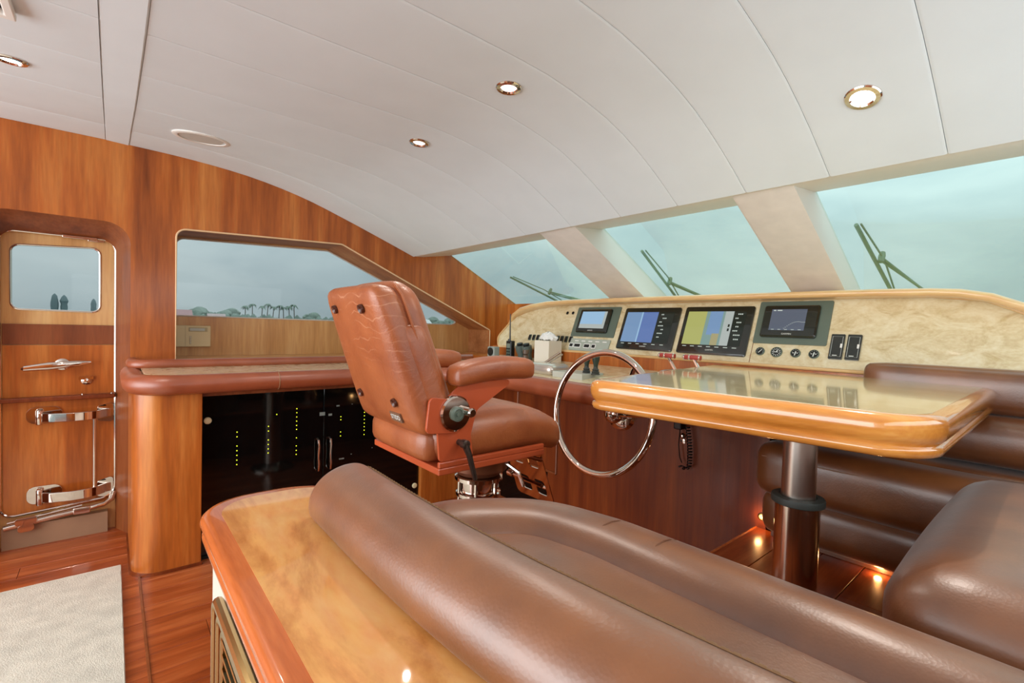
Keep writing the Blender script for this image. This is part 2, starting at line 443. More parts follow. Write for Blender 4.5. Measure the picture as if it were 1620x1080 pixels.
ceil = MB()
xs = [WX - .1 + i * (SX - WX + .2) / 30 for i in range(31)]; ys = [AFT + i * .2 for i in range(int((1.77 - AFT) / .2) + 1)] + [1.77]
V = [(x, y, ceil_z(x, y) + .035) for y in ys for x in xs] + [(x, y, ceil_z(x, y) + .09) for y in ys for x in xs]
nx, ny = len(xs), len(ys); K = nx * ny
F = [(j * nx + i, j * nx + i + 1, (j + 1) * nx + i + 1, (j + 1) * nx + i) for j in range(ny - 1) for i in range(nx - 1)]
F += [tuple(K + q for q in f) for f in F]
ceil.add(V, F)
ceiling = struct(ceil.build('ceiling', M_CEIL))
seams = [WX, -2.96, -2.4, -2.0, -1.66, -1.355, -1.07, -.795, -.53, -.247, .04, .3, SX]
def ceil_panel(x0, x1, y0, y1, drop=0):
    nxx = 5; nyy = max(3, int((y1 - y0) / .09))
    g = .0006
    mb = MB(); rings = []
    # cross-section along x with rolled edges, lofted along y
    nxx = 4
    xsn = [x0 + g, x0 + g, x0 + .005, x0 + .0085] + [x0 + (x1 - x0) * k / nxx for k in range(1, nxx)] + [x1 - .0085, x1 - .005, x1 - g, x1 - g]
    dz = [.02, .002, .0003, 0] + [0] * (nxx - 1) + [0, .0003, .002, .02]
    for j in range(nyy + 1):
        y = y0 + .0015 + (y1 - y0 - .003) * j / nyy
        rings.append([(x, y, ceil_z(x, y) + d - drop) for x, d in zip(xsn, dz)])
    mb.loft(rings, closed=True, cap=True)
    return mb.build('ceiling_panel', M_CEIL, ceiling)
for a, b in zip(seams, seams[1:]):
    ceil_panel(a, b, .07, 1.77)
    ceil_panel(a, b, AFT, -.027)
mb = MB(); rings = []                      # the athwartships beam
for i in range(31):
    x = WX + (SX - WX) * i / 30
    z = ceil_z(x, .02)
    rings.append([(x, -.0275, z + .03), (x, -.0275, z + .004), (x, -.024, z + .001), (x, .066, z - .003), (x, .0705, z + .001), (x, .0705, z + .03)])
mb.loft(rings)
mb.build('ceiling_beam', M_CEIL, ceiling)

# ---- port wall with its two openings
DY0, DY1, DZ0, DZ1 = -.43, .017, .10, 1.61          # door leaf
door_out = rpoly([(-.49, -.02), (.077, -.02), (.077, 1.69), (-.49, 1.69)], [0, 0, .11, .11])
niche = rpoly([(.278, .93), (2.53, .93), (2.53, 1.163), (1.22, 1.735), (.278, 1.697)], [0, 0, .01, .06, .05])
top = [(y, ceil_z(WX, y) + .05) for y in [1.77 - i * (1.77 - AFT) / 24 for i in range(25)]]
outer = [(AFT, -.06), (3.05, -.06), (3.05, 1.29), (2.1, 1.772), (2.1, 1.84), (1.79, 1.84)] + top
mb = MB(); plate_holes(outer, [door_out, niche], WX - .02, WX, fX, mb)
wall_port = struct(mb.build('wall_left', W_WALL, smooth=False))
# niche lining
mb = MB(); mb.loft([[(WX - .02, u, w) for u, w in niche], [(-3.62, u, w) for u, w in niche]], cap=False)
mb.build('window_lining', wood('niche_lining', ((140, 84, 44), (170, 108, 62), (192, 134, 84)), (9, 1, 9), rough=.6), wall_port)
mb = MB(); mb.tube([(WX + .001, u, w) for u, w in niche], .005, 6, loop=True)
mb.build('edge_bead', plain('pale_edge', (236, 200, 156), rough=.3), wall_port)
# back of the niche and the side window
glass_l = rpoly([(.300, 1.207), (2.33, 1.202), (2.40, 1.222), (1.235, 1.722), (.300, 1.688)], [.004, .01, .012, .07, .05])
inner = rpoly([(.24, .90), (2.58, .90), (2.58, 1.18), (1.24, 1.775), (.24, 1.735)], 0)
mb = MB(); plate_holes(inner, [glass_l], -3.64, -3.62, fX, mb)
mb.build('window_back_board', W_WALLP, wall_port, smooth=False)  # same cherry as the wall, coloured paler to imitate light from the window
win1 = MB(); win1.prism(glass_l, -3.636, -3.630, fX)
w1 = struct(win1.build('window_1', G_SIDE, smooth=False))
mb = MB(); mb.tube([(-3.618, u, w) for u, w in glass_l], .005, 6, loop=True); mb.build('window_seal', plain('seal_white', (210, 206, 198), rough=.4), w1)
# door recess: splayed lining
door_in = rpoly([(DY0, .0), (DY1, .0), (DY1, DZ1), (DY0, DZ1)], [0, 0, .07, .07])
mb = MB()
a_ = [(WX, u, w) for u, w in door_out]; b_ = [(-3.44, u, w) for u, w in door_in]
mb.loft([a_, b_], cap=False)
mb.build('door_lining', W_DARK, wall_port)
# ---- pilothouse door
door = MB()
dwin = rpoly([(-.39, 1.215), (-.05, 1.21), (-.05, 1.56), (-.39, 1.54)], .035)
leaf = rpoly([(DY0 - .06, -.02), (DY1 + .06, -.02), (DY1 + .06, DZ1 + .06), (DY0 - .06, DZ1 + .06)], 0)
plate_holes(leaf, [dwin], -3.50, -3.462, fX, door)
d1 = struct(door.build('door_1', W_WALLP, smooth=False))
mb = MB(); mb.prism(dwin, -3.49, -3.485, fX); mb.build('door_pane', G_SIDE, d1, smooth=False)
mb = MB(); mb.tube([(-3.462, u, w) for u, w in dwin], .0055, 8, loop=True); tag(mb.build('pane_frame', M_CHROME, d1), 'chrome pane frame')
mb = MB(); mb.box((-3.462, DY0 + .01, 1.035), (-3.452, DY1 - .004, 1.14)); mb.build('door_rail', W_DARK, d1, bevel=.002, smooth=False)
mb = MB(); mb.box((-3.462, DY0 + .01, .16), (-3.455, DY1 - .004, 1.032)); mb.build('door_lower_panel', W_WALL, d1, bevel=.002, smooth=False)
mb = MB(); mb.box((-3.455, DY0 + .002, .742), (-3.41, DY1 - .002, .765)); led = mb.build('door_ledge', W_PANEL, d1, bevel=.004)
for yy in (-.12, .0):
    mb = MB(); mb.lathe([(.0, 0), (.005, 0), (.005, .004), (.002, .007), (0, .007)], (-3.43, yy, .765), n=10); mb.build('screw_cap', M_CHROME, led)
# chrome frame strip round the leaf
chf = rpoly([(DY0 + .002, .155), (DY1 - .001, .185), (DY1 - .001, DZ1 - .002), (DY0 + .002, DZ1 - .002)], [.05, .07, .055, .055], 8)
mb = MB(); mb.tube([(-3.445, u, w) for u, w in chf], .0065, 8, loop=True); tag(mb.build('chrome_trim', M_CHROME, d1), 'bright chrome trim running round the door leaf')
mb = MB(); mb.box((-3.44, -.2, 1.596), (-3.425, -.06, 1.612)); mb.box((-3.442, -.1, 1.590), (-3.43, -.03, 1.600)); mb.build('latch_strip', M_CHROME, d1, bevel=.003)
# handle, lock
mb = MB()
hp = [(-3.415, -.35, .912), (-3.405, -.34, .915), (-3.40, -.25, .925), (-3.40, -.15, .935), (-3.415, -.085, .941)]
rings = []
for i, p in enumerate(hp):
    w = [.006, .013, .02, .016, .007][i]
    rings.append([(p[0] + .006 * math.cos(t), p[1], p[2] + w * math.sin(t)) for t in [2 * PI * k / 12 for k in range(12)]])
mb.loft(rings); mb.lathe([(.03, 0), (.03, .006), (.012, .012), (.012, .05)], (-3.455, -.2, .93), (1, 0, 0), 20)
tag(mb.build('door_handle', M_CHROME, d1), 'chrome lever handle')
mb = MB(); mb.lathe([(.022, 0), (.022, .006), (.012, .012), (.012, .02), (.004, .022)], (-3.455, -.104, .838), (1, 0, 0), 20); mb.box((-3.45, -.135, .845), (-3.442, -.075, .862))
tag(mb.build('door_lock', M_CHROME, d1), 'round chrome lock')
# hinge arms
def hinge(z0, h):
    root = MB()
    pts = [(-3.43, -.285), (-3.39, -.24), (-3.37, -.16), (-3.375, -.10), (-3.40, -.055), (-3.44, -.02), (-3.45, .01)]
    pts = [Vector((x, y, 0)) for x, y in pts]
    # strap arm: flat bar bent outward
    r = []
    path = []
    for i in range(len(pts) - 1):
        for k in range(4): path.append(pts[i].lerp(pts[i + 1], k / 4))
    path.append(pts[-1])
    for i, p in enumerate(path):
        t = (path[min(i + 1, len(path) - 1)] - path[max(i - 1, 0)]).normalized(); nn = Vector((t.y, -t.x, 0)) * .006
        r.append([(p.x + nn.x, p.y + nn.y, z0), (p.x - nn.x, p.y - nn.y, z0), (p.x - nn.x, p.y - nn.y, z0 + h), (p.x + nn.x, p.y + nn.y, z0 + h)])
    root.loft(r)
    o = root.build('hinge_arm', M_CHROME, d1, bevel=.003)
    m2 = MB()
    m2.prism(rpoly([(-.335, z0 - .012), (-.20, z0 - .012), (-.20, z0 + h + .03), (-.335, z0 + h + .03)], .035), -3.455, -3.444, fX)
    m2.lathe([(.011, -.015), (.014, -.01), (.014, h + .012), (.011, h + .018), (.001, h + .02)], (-3.425, -.285, z0), n=14)
    m2.build('hinge_plate', M_CHROME, o, bevel=.003)
    m3 = MB()
    m3.prism(rpoly([(-.06, z0 - .02), (.008, z0 - .03), (.008, z0 + h + .035), (-.06, z0 + h + .015)], .015), -3.46, -3.44, fX)
    m3.build('hinge_bracket', M_CHROME, o, bevel=.004)
hinge(.635, .045); hinge(.215, .05)
mb = MB(); mb.tube([(-3.40, -.07, .24), (-3.40, -.07, .65)], .008, 14); tag(mb.build('hinge_rod', M_CHROME, d1), 'vertical chrome rod between the hinge arms')
mb = MB(); mb.tube([(-3.40, DY0 + .02, .115), (-3.40, -.3, .128), (-3.40, -.1, .150), (-3.405, -.03, .158), (-3.42, .0, .175), (-3.44, .012, .21)], .014, 12)
mb.tube([(-3.415, DY0 + .03, .135), (-3.415, -.12, .168)], .007, 8)
sr = mb.build('sill_rail', M_CHROME, d1); tag(sr, 'heavy chrome sill rail')
for y0, y1, zz in ((-.37, -.29, .14), (-.36, -.30, .105)):
    m2 = MB(); m2.prism(rpoly([(y0, zz - .018), (y1, zz - .014), (y1, zz + .022), (y0, zz + .018)], .014), -3.392, -3.378, fX); m2.build('rail_catch', M_CHROME, sr, bevel=.004)
m2 = MB(); m2.box((-3.39, -.155, .132), (-3.376, -.085, .168)); m2.build('rail_joint', M_CHROME, sr, bevel=.004)
mb = MB(); mb.box((-3.46, -.42, -.01), (-3.41, -.015, .112)); tag(mb.build('sill_board', plain('grey_brown_board', (150, 118, 92), rough=.4, var=.1), wall_port, smooth=False), 'grey-brown board under the door')
mb = MB(); mb.box((-3.7, AFT, -.08), (-3.505, .06, .12)); mb.build('side_deck_step', M_WHITE, wall_port, smooth=False)

# ---- starboard wall (mostly out of view), mirrored openings for daylight
nich_s = rpoly([(-.6, 1.2), (2.3, 1.2), (1.22, 1.735), (-.6, 1.697)], .03)
mb = MB(); plate_holes(outer, [nich_s], SX, SX + .03, fX, mb)
struct(mb.build('wall_right', W_WALL, smooth=False))
mb = MB(); mb.prism(nich_s, SX + .01, SX + .016, fX); struct(mb.build('window_5', G_SIDE, smooth=False))

# ---- floor: planks along the boat, platform under the dinette
mb = MB(); mb.box((-3.6, AFT, -.06), (SX + .05, 3.0, -.014)); floor = struct(mb.build('floor', plain('subfloor', (70, 34, 20), rough=.6), smooth=False))
random.seed(3)
x = -3.5; row = 0
while x < -.2:
    y = AFT + random.random() * .5 - .5
    while y < 2.6:
        L = random.uniform(.8, 1.3); y1 = min(y + L, 2.6)
        if y1 > AFT + .05:
            m2 = MB(); s_ = random.uniform(0, 8)
            m2.box((x + .0008, max(y, AFT) + .0008, -.014), (x + .1192, y1 - .0008, 0))
            o = m2.build('plank', W_FLOOR, floor, smooth=False, bevel=.0012, seg=1)
        y = y1
    x += .12
mb = MB(); mb.box((-2.80, .094, 0), (-1.0, .104, .004)); struct(mb.build('trim_1', W_DARK, bevel=.003, smooth=False))
PX = -.835
mb = MB(); mb.box((PX, .5, .0), (SX, 2.45, .366)); plat = struct(mb.build('floor_platform', W_PANEL, smooth=False))
x = PX
while x < SX - .02:
    y = .5 - random.random() * .5
    while y < 2.44:
        y1 = min(y + random.uniform(.5, .9), 2.445)
        m2 = MB(); m2.box((x + .0008, max(y, .5) + .0008, .366), (min(x + .13, SX) - .0016, y1 - .0008, .38)); m2.build('plank', W_FLOOR, plat, smooth=False, bevel=.0012, seg=1)
        y = y1
    x += .13
mb = MB(); mb.tube([(PX - .004, .5, .374), (PX - .004, 2.44, .374)], .008, 8); mb.build('edge_nosing', W_BAND, plat)

# ---- windscreen: header, panes, mullions
def gz(y, k=2.8227): return k - .507 * y
nrm = Vector((0, .507, 1)).normalized()
mb = MB()
mb.loft([[(x, 1.772, 1.722), (x, 1.80, 1.718), (x, 1.86, 1.722), (x, 2.10, 1.760), (x, 2.12, 1.80), (x, 1.772, 1.80)] for x in (WX, -2.3, -1.4, -.5, SX)])
struct(mb.build('trim_2', M_WHITE))
def pane(i, x0, x1):
    m2 = MB(); v = []
    for y in (2.085, 3.03):
        for x in (x0, x1): v.append((x, y, gz(y)))
    v2 = [tuple(Vector(p) + nrm * .008) for p in v]
    m2.add(v + v2, [(0, 1, 3, 2), (4, 6, 7, 5), (0, 4, 5, 1), (1, 5, 7, 3), (3, 7, 6, 2), (2, 6, 4, 0)])
    struct(m2.build('window_%d' % i, G_FRONT, smooth=False))
pane(2, WX, -1.99); pane(3, -1.73, -.955); pane(4, -.68, SX)
def mullion(i, f0, f1, g0, g1):
    m2 = MB(); kf = 2.633; kg = 2.815
    def sec(yf, yg):
        zf = kf - .507 * yf; zg = kg - .507 * yg
        return [(g0, yg, zg), (f0, yf, zf), (f0 + .012, yf, zf - .004), (f1 - .03, yf, zf - .004), (f1 - .012, yf + .004, zf), (f1 + (g1 - f1) * .3, yf + (yg - yf) * .25, zf + (zg - zf) * .25), (g1, yg, zg), (g1, yg + .02, zg + .01), (g0, yg + .02, zg + .01)]
    m2.mi = 0
    m2.loft([sec(1.76 + (2.95 - 1.76) * t, 2.02 + (3.03 - 2.02) * t) for t in (0, .25, .5, .75, 1)])
    # front face in suede, reveals in white
    n = 9
    for fi in range(len(m2.f)):
        j = fi % n if fi < 4 * n else 99
        m2.m[fi] = 0 if j in (1, 2, 3) else 1
    struct(m2.build('trim_%d' % i, [M_MULL, M_WHITE], ang=50))
mullion(3, -1.925, -1.655, -2.03, -1.725)
mullion(4, -.862, -.638, -.965, -.675)

# ================================================================== OUTSIDE
mb = MB(); mb.box((-900, -700, -4.0), (700, 1400, -3.5)); struct(mb.build('sea', M_SEA, smooth=False))
mb = MB(); mb.box((-3.32, 3.06, .9), (SX + .02, 6.5, 1.12)); struct(mb.build('foredeck', M_WHITE, smooth=False))
mb = MB(); mb.box((-4.5, AFT, -.6), (-3.66, 4.5, -.2)); struct(mb.build('side_deck', M_WHITE, smooth=False))
LEAF = plain('hazed_palm_leaf', (122, 138, 122), rough=.8, var=.2); LEAFH = plain('hedge_leaf', (134, 146, 134), rough=.9, var=.25, varscale=.4)  # palm leaves lightened so their colour carries the haze over the water
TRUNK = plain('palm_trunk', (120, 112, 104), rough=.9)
# far shore: bank, roofs, hedge
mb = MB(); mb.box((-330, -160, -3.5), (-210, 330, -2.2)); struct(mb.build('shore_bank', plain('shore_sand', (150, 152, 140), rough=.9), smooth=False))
def shore_pt(ang, r):     # ang: degrees from port beam towards the bow
    a = math.radians(ang); return Vector((-r * math.cos(a), r * math.sin(a), -2.2))
def palm(ang, r, h, label):
    p = shore_pt(ang, r)
    t = thing('palm_tree', label, 'palm tree', p, 'palms along the far shore')
    m2 = MB(); lean = random.uniform(-.6, .6)
    m2.tube([p, p + Vector((0, lean * .3, h * .5)), p + Vector((0, lean, h))], [.28, .2, .15], 6); m2.build('trunk', TRUNK, t)
    m2 = MB(); top_ = p + Vector((0, lean, h))
    for k in range(11):
        a = 2 * PI * k / 11 + random.uniform(-.2, .2); L = random.uniform(1.5, 2.2); e = random.uniform(.1, .8)
        rr = []
        for q in range(5):
            s = q / 4; c = top_ + Vector((math.cos(a) * L * s, math.sin(a) * L * s, L * (e * s - 1.1 * s * s)))
            w = .34 * math.sin(PI * min(.98, s * .85 + .12)); sd = Vector((-math.sin(a), math.cos(a), 0)) * w
            rr.append([c + sd - Vector((0, 0, w * .5)), c + Vector((0, 0, .05)), c - sd - Vector((0, 0, w * .5)), c])
        m2.loft(rr)
    m2.build('frond_crown', LEAF, t)
random.seed(11)
def shore_trees():
    pos = [(10.8, 8.6), (11.45, 9.4), (12.3, 8.8), (12.8, 9.8), (13.35, 8.7), (13.95, 9.4), (14.45, 8.6), (15.0, 9.2), (15.5, 9.9), (33.2, 9.0)]
    desc = ['far palm at the left end of the palm row on the shore', 'far palm, second from the left in the row on the shore',
            'far palm, third from the left in the row on the shore', 'far palm, fourth from the left, taller than its neighbours',
            'far palm at the middle of the row, fifth from the left', 'far palm, sixth from the left in the row on the shore', 'far palm, third from the right end of the row',
            'far palm, second from the right end of the row', 'tallest far palm, at the right end of the row', 'lone far palm seen in the front corner of the side window']
    for (a, h), d in zip(pos, desc): palm(a, 221 / math.cos(math.radians(a)), h, d)
shore_trees()
def blob_tree(name, ang, r, h, w, label, cat, grp=None, base=0):
    p = shore_pt(ang, r); m2 = MB(); n = 10
    for k in range(7):
        c = p + Vector((random.uniform(-.4, .4) * w, random.uniform(-.5, .5) * w, base + h * random.uniform(.35, .7)))
        rad = random.uniform(.35, .55) * min(w, h)
        rg = []
        for i in range(6):
            th = PI * (i + .5) / 6
            rg.append([c + Vector((math.cos(2 * PI * j / n) * math.sin(th) * rad * random.uniform(.8, 1.1), math.sin(2 * PI * j / n) * math.sin(th) * rad * random.uniform(.8, 1.1), math.cos(th) * rad * .8)) for j in range(n)])
        m2.loft(rg)
    t = thing(name, label, cat, p, grp)
    m2.build('crown', LEAFH, t); m3 = MB(); m3.tube([p, p + Vector((0, 0, h * .5))], .2, 6); m3.build('trunk', TRUNK, t)
for i, (a, h, w, d) in enumerate([(7.0, 7.6, 7, 'broad pointed green tree near the left end of the side window shore'), (9.2, 7.8, 6, 'rounded green tree between the broad tree and the palm row'),
      (17.2, 7.2, 6, 'rounded green tree right of the palm row, beside the helm chair'), (31.6, 7.6, 9, 'wide green tree clump seen right of the helm chair back')]):
    blob_tree('shore_tree', a, 232 / math.cos(math.radians(a)), h, w, d, 'tree')
m2 = MB(); random.seed(5)
for k in range(210):
    a = -9 + 52 * k / 210; p = shore_pt(a, 212 / math.cos(math.radians(a))); hh = random.uniform(3.6, 5.6) if a > 3 else random.uniform(3.2, 4.4)
    m2.lathe([(1.6, 0), (1.9, hh * .4), (1.2, hh * .8), (.2, hh)], p, n=7)
tag(m2.build('shore_hedge', LEAFH), 'grey-green hedge of low growth along the far shore', 'hedge', kind='stuff')
def house(ang, w, h, col, label):
    p = shore_pt(ang, 206 / math.cos(math.radians(ang)))
    t = thing('shore_house', label, 'house', p)
    m3 = MB(); m3.box((p.x - 3, p.y - w / 2, p.z), (p.x + 3, p.y + w / 2, p.z + h * .6)); m3.build('wall', plain('far_wall', (214, 206, 200), rough=.8), t, smooth=False)
    m3 = MB(); m3.loft([[(p.x - 3.4, y, p.z + h * .6), (p.x + 3.4, y, p.z + h * .6), (p.x, y, p.z + h)] for y in (p.y - w / 2 - .4, p.y + w / 2 + .4)]); m3.build('roof', col, t, smooth=False)
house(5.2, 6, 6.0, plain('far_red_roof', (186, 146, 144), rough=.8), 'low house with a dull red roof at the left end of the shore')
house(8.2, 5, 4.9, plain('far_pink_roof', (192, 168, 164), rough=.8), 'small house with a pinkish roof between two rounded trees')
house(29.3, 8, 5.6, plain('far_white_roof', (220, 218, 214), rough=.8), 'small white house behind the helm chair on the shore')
# tall slim trees through the door window
for a, h, w, d in ((-3.8, 9.0, 1.9, 'tall slim dark tree, left one of the close pair in the door window'), (-3.2, 8.7, 1.9, 'tall slim dark tree, right one of the close pair in the door window'), (-1.26, 8.0, 1.5, 'slim dark tree at the right edge of the door window')):
    p = shore_pt(a, 190); t = thing('slim_tree', d, 'tree', p)
    m3 = MB(); m3.tube([p, p + Vector((0, 0, h))], [.25, .08], 6); m3.build('trunk', TRUNK, t)
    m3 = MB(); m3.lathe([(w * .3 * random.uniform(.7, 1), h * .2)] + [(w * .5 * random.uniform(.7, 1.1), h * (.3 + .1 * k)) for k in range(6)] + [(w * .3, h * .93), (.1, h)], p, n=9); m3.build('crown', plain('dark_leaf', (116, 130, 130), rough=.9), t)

def wiper(tipX, tipY, bX, bY, aX, aY, mX, mY, label):
    def g(x, y, o=.03): return Vector((x, y, gz(y) + o))
    t = thing('windscreen_wiper', label, 'wiper', g(bX, bY))
    M = plain('wiper_green_grey', (104, 124, 98), rough=.5)
    m2 = MB(); m2.tube([g(tipX, tipY), g(bX, bY)], .008, 6); m2.tube([g(tipX + .012, tipY + .02, .045), g((tipX + bX) / 2 + .02, (tipY + bY) / 2, .06), g(bX, bY, .045)], .004, 5); m2.build('blade', M, t)
    m2 = MB(); m2.tube([g(mX, mY, .05), g(aX, aY, .06)], .006, 6); m2.tube([g(mX, mY + .03, .05), g(aX + .03, aY + .05, .06)], .006, 6); m2.build('arm', M, t)
    m2 = MB(); m2.lathe([(.012, 0), (.014, .03), (.01, .05)], g(mX, mY, .03), nrm, 10); m2.build('pivot', M, t)
wiper(-2.969, 2.469, -2.70, 2.95, -2.40, 2.95, -2.77, 2.72, 'wiper outside the left windscreen pane')
wiper(-1.639, 2.35, -1.70, 2.95, -1.49, 2.92, -1.66, 2.68, 'wiper outside the centre windscreen pane')
wiper(-.600, 2.348, -.56, 2.92, -.44, 2.92, -.565, 2.60, 'wiper outside the right windscreen pane')
# ================================================================== PORT SIDE CONSOLE
def roll_prof(r, n=14, sx=1.0): return [(r * sx * math.cos(2 * PI * k / n), r * math.sin(2 * PI * k / n)) for k in range(n)]
con = thing('side_console', 'cherry wood cabinet along the left wall with smoked glass doors and a rounded end column', 'cabinet', (-2.8, .9, 0))
# column: rounded end
col = rpoly([(-3.28, .07), (-2.69, .07), (-2.69, .335), (-3.28, .335)], [0, .115, .004, 0], 12)
mb = MB(); mb.prism(col, .012, .85, fZ); mb.build('end_column', W_PANEL and W_WALL, con)
mb = MB(); colb = rpoly([(-3.28, .062), (-2.682, .062), (-2.682, .34), (-3.28, .34)], [0, .12, .004, 0], 12); mb.prism(colb, .0, .014, fZ); mb.build('column_foot', W_PANEL, con)
mb = MB(); mb.box((-3.28, .336, .0), (-2.86, 1.55, .84)); mb.build('rack_interior', M_DARKIN, con, smooth=False)
mb = MB(); mb.box((-2.86, .336, .0), (-2.735, 1.55, .012)); mb.build('plinth', M_DARKIN, con, smooth=False)
mb = MB(); mb.box((-2.86, .336, .815), (-2.72, 1.60, .85)); mb.build('top_rail', W_DARK, con, smooth=False)
mb = MB(); mb.box((-3.28, 1.55, .0), (-2.72, 2.12, .85)); mb.build('corner_panel', W_WALL, con, bevel=.004, smooth=False)
for n_, (y0, y1, hy) in enumerate(((.338, .925, .895), (.929, 1.548, .962))):
    m2 = MB(); m2.box((-2.756, y0, .014), (-2.748, y1, .813)); d_ = m2.build('glass_door', M_DARKGL, con, smooth=False, bevel=.001, seg=1)
    m2 = MB(); m2.tube([(-2.748, hy, .53), (-2.722, hy, .525), (-2.714, hy, .49), (-2.722, hy, .44), (-2.714, hy, .39), (-2.722, hy, .355), (-2.748, hy, .35)], .0065, 8)
    tag(m2.build('door_handle', M_CHROME, d_), 'wavy chrome handle')
    for yy, zz in (((.364, .69), (.364, .10)) if n_ == 0 else ((1.52, .14), (1.52, .70))):
        m2 = MB(); m2.lathe([(.0, 0), (.017, 0), (.017, .006), (.013, .009), (0, .0095)], (-2.748, yy, zz), (1, 0, 0), 16); m2.build('door_stop', M_CREAM, d_)
# indicator lights on the rack, in columns just proud of the glass
def led_at(y, z):
    m2 = MB(); m2.lathe([(.0, 0), (.0027, 0), (.0022, .0012), (0, .0016)], (-2.7478, y, z), (1, 0, 0), 8); return m2.build('indicator_light', M_LED, con)
led_cols = [(.493, [.617, .593, .545, .521, .497, .472, .449]), (.64, [.630, .605, .557, .533, .509, .487]),
            (.782, [.712, .690, .666, .643, .619, .597, .550, .505, .480, .458]), (1.027, [.643, .625, .553, .530]), (1.17, [.655, .634, .612, .590, .568, .547, .520]), (.68, [.69])]
led0 = None
for y, zs in led_cols:
    for z in zs:
        if led0 is None: led0 = led_at(y, z); base = (y, z)
        else:
            c = led0.copy(); C.objects.link(c); c.parent = con; c.location = (0, y - base[0], z - base[1])
# rack gear faintly visible behind the glass: small bright marks
for y, z, w, h in ((1.0, .705, .018, .008), (.905, .66, .03, .02), (.955, .655, .02, .012), (1.09, .71, .006, .004), (1.22, .43, .006, .004), (1.09, .41, .006, .005), (1.02, .39, .03, .008)):
    m2 = MB(); m2.box((-2.748, y, z), (-2.7465, y + w, z + h)); m2.build('rack_label', plain('rack_label_grey', (120, 128, 124), rough=.5), con, smooth=False)

# worktop with leather rim, running along the wall and round to the helm desk
rimc = .885; rr = .047
RX = -2.66
rim_pts = rpath([(-3.27, .080), (RX, .080), (RX, 1.74), (-.86, 1.74)], [.15, .40], 12)
wt = thing('console_worktop', 'pale burl worktop with a thick rust leather rim along the side console', 'worktop', (-2.9, .9, .93))
mb = MB()
inner_pts = rpath([(-3.27, .115), (RX - .03, .115), (RX - .03, 1.77), (-2.1, 1.77)], [.10, .37], 10)
poly = inner_pts + [(-2.1, 2.2), (-3.27, 2.2)]
mb.prism(poly, .885, .929, fZ); mb.build('burl_top', W_BURL, wt, bevel=.002, smooth=False)
rim1 = [p for p in rim_pts if p[1] < 1.72 and not (p[0] > -2.3 and p[1] > 1.7)]
mb = MB(); P = [(x, y, rimc) for x, y in rim1]
prof = [(-rr * 1.05 * math.cos(2 * PI * k / 16) * (1 if math.cos(2 * PI * k / 16) < 0 else .6), rr * math.sin(2 * PI * k / 16)) for k in range(16)]
# densify straight part
def dens(P, step=.08):
    out = []
    for a, b in zip(P, P[1:]):
        a = Vector(a); b = Vector(b); n = max(1, int((b - a).length / step))
        for k in range(n): out.append(a.lerp(b, k / n))
    return out + [Vector(P[-1])]
sweep(mb, dens(P), roll_prof(rr)); mb.build('leather_rim', L_RIM, wt)
mb = MB(); mb.tube([(RX - .047 * math.cos(a) * -1, .66, rimc + .047 * math.sin(a)) for a in [PI * k / 10 - PI / 2 for k in range(11)]], .0018, 5); mb.build('rim_seam', M_STITCH, wt)
# raised window ledge
led = thing('window_ledge', 'raised cherry ledge with a slim rust leather roll under the side window', 'shelf', (-3.2, 1.2, .96))
mb = MB(); mb.box((-3.618, .282, .929), (-3.115, 2.526, .955)); mb.box((-3.298, .10, .931), (-3.115, .29, .955)); mb.build('ledge_board', W_WALLP, led, smooth=False)
mb = MB(); lp = rpath([(-3.295, .085), (-3.10, .085), (-3.10, 2.2)], [.07], 8)
sweep(mb, dens([(x, y, .945) for x, y in lp]), roll_prof(.028)); mb.build('leather_roll', L_RIM, led)
# thermostat
th = thing('wall_controller', 'cream plastic climate controller on the wall below the side window', 'control panel', (-3.62, .38, 1.08))
mb = MB(); mb.box((-3.619, .302, 1.012), (-3.592, .488, 1.146)); mb.build('housing', M_CREAM, th, bevel=.004, smooth=False)
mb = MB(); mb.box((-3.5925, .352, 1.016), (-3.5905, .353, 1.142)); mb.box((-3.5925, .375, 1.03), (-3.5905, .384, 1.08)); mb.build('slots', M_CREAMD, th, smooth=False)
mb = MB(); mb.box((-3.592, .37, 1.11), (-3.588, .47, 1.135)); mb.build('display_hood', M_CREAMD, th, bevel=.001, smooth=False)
mb = MB(); mb.box((-3.588, .376, 1.114), (-3.5872, .455, 1.13)); mb.build('display', plain('lcd', (196, 206, 200), rough=.2), th, smooth=False)
for k in range(4):
    mb = MB(); mb.box((-3.592, .377, 1.034 + k * .012), (-3.588, .382, 1.041 + k * .012)); mb.build('button', M_PAPER, th, smooth=False)

# ================================================================== HELM CONSOLE
HY = 1.74
dash = thing('helm_console', 'wide helm console with burl instrument face, maple hood and leather front roll', 'dashboard', (-1.4, 2.1, 0))
mb = MB(); mb.box((-2.30, 2.1, .30), (-.70, 2.16, .93)); mb.box((-.80, 2.1, .0), (-.70, 2.16, .93)); mb.box((-.72, 2.232, .30), (.495, 2.30, 1.06)); mb.box((-2.10, 2.1, .0), (-.8, 2.16, .30)); mb.box((-2.72, 2.1, .30), (-2.30, 2.16, .93)); mb.build('knee_panel', W_PANEL, dash, smooth=False)
mb = MB(); mb.box((-2.72, 2.115, 0), (-2.10, 2.15, .30)); mb.build('kick_recess', M_DARKGL, dash, smooth=False)
def frame_mould(x0, x1, z0, z1, y):
    m2 = MB()
    for a, b in (((x0, z0), (x1, z0)), ((x1, z0), (x1, z1)), ((x1, z1), (x0, z1)), ((x0, z1), (x0, z0))):
        m2.tube([(a[0], y, a[1]), (b[0], y, b[1])], .008, 8)
    return m2
frame_mould(-2.40, -2.025, .30, .80, 2.098).build('panel_moulding', W_DARK, dash)
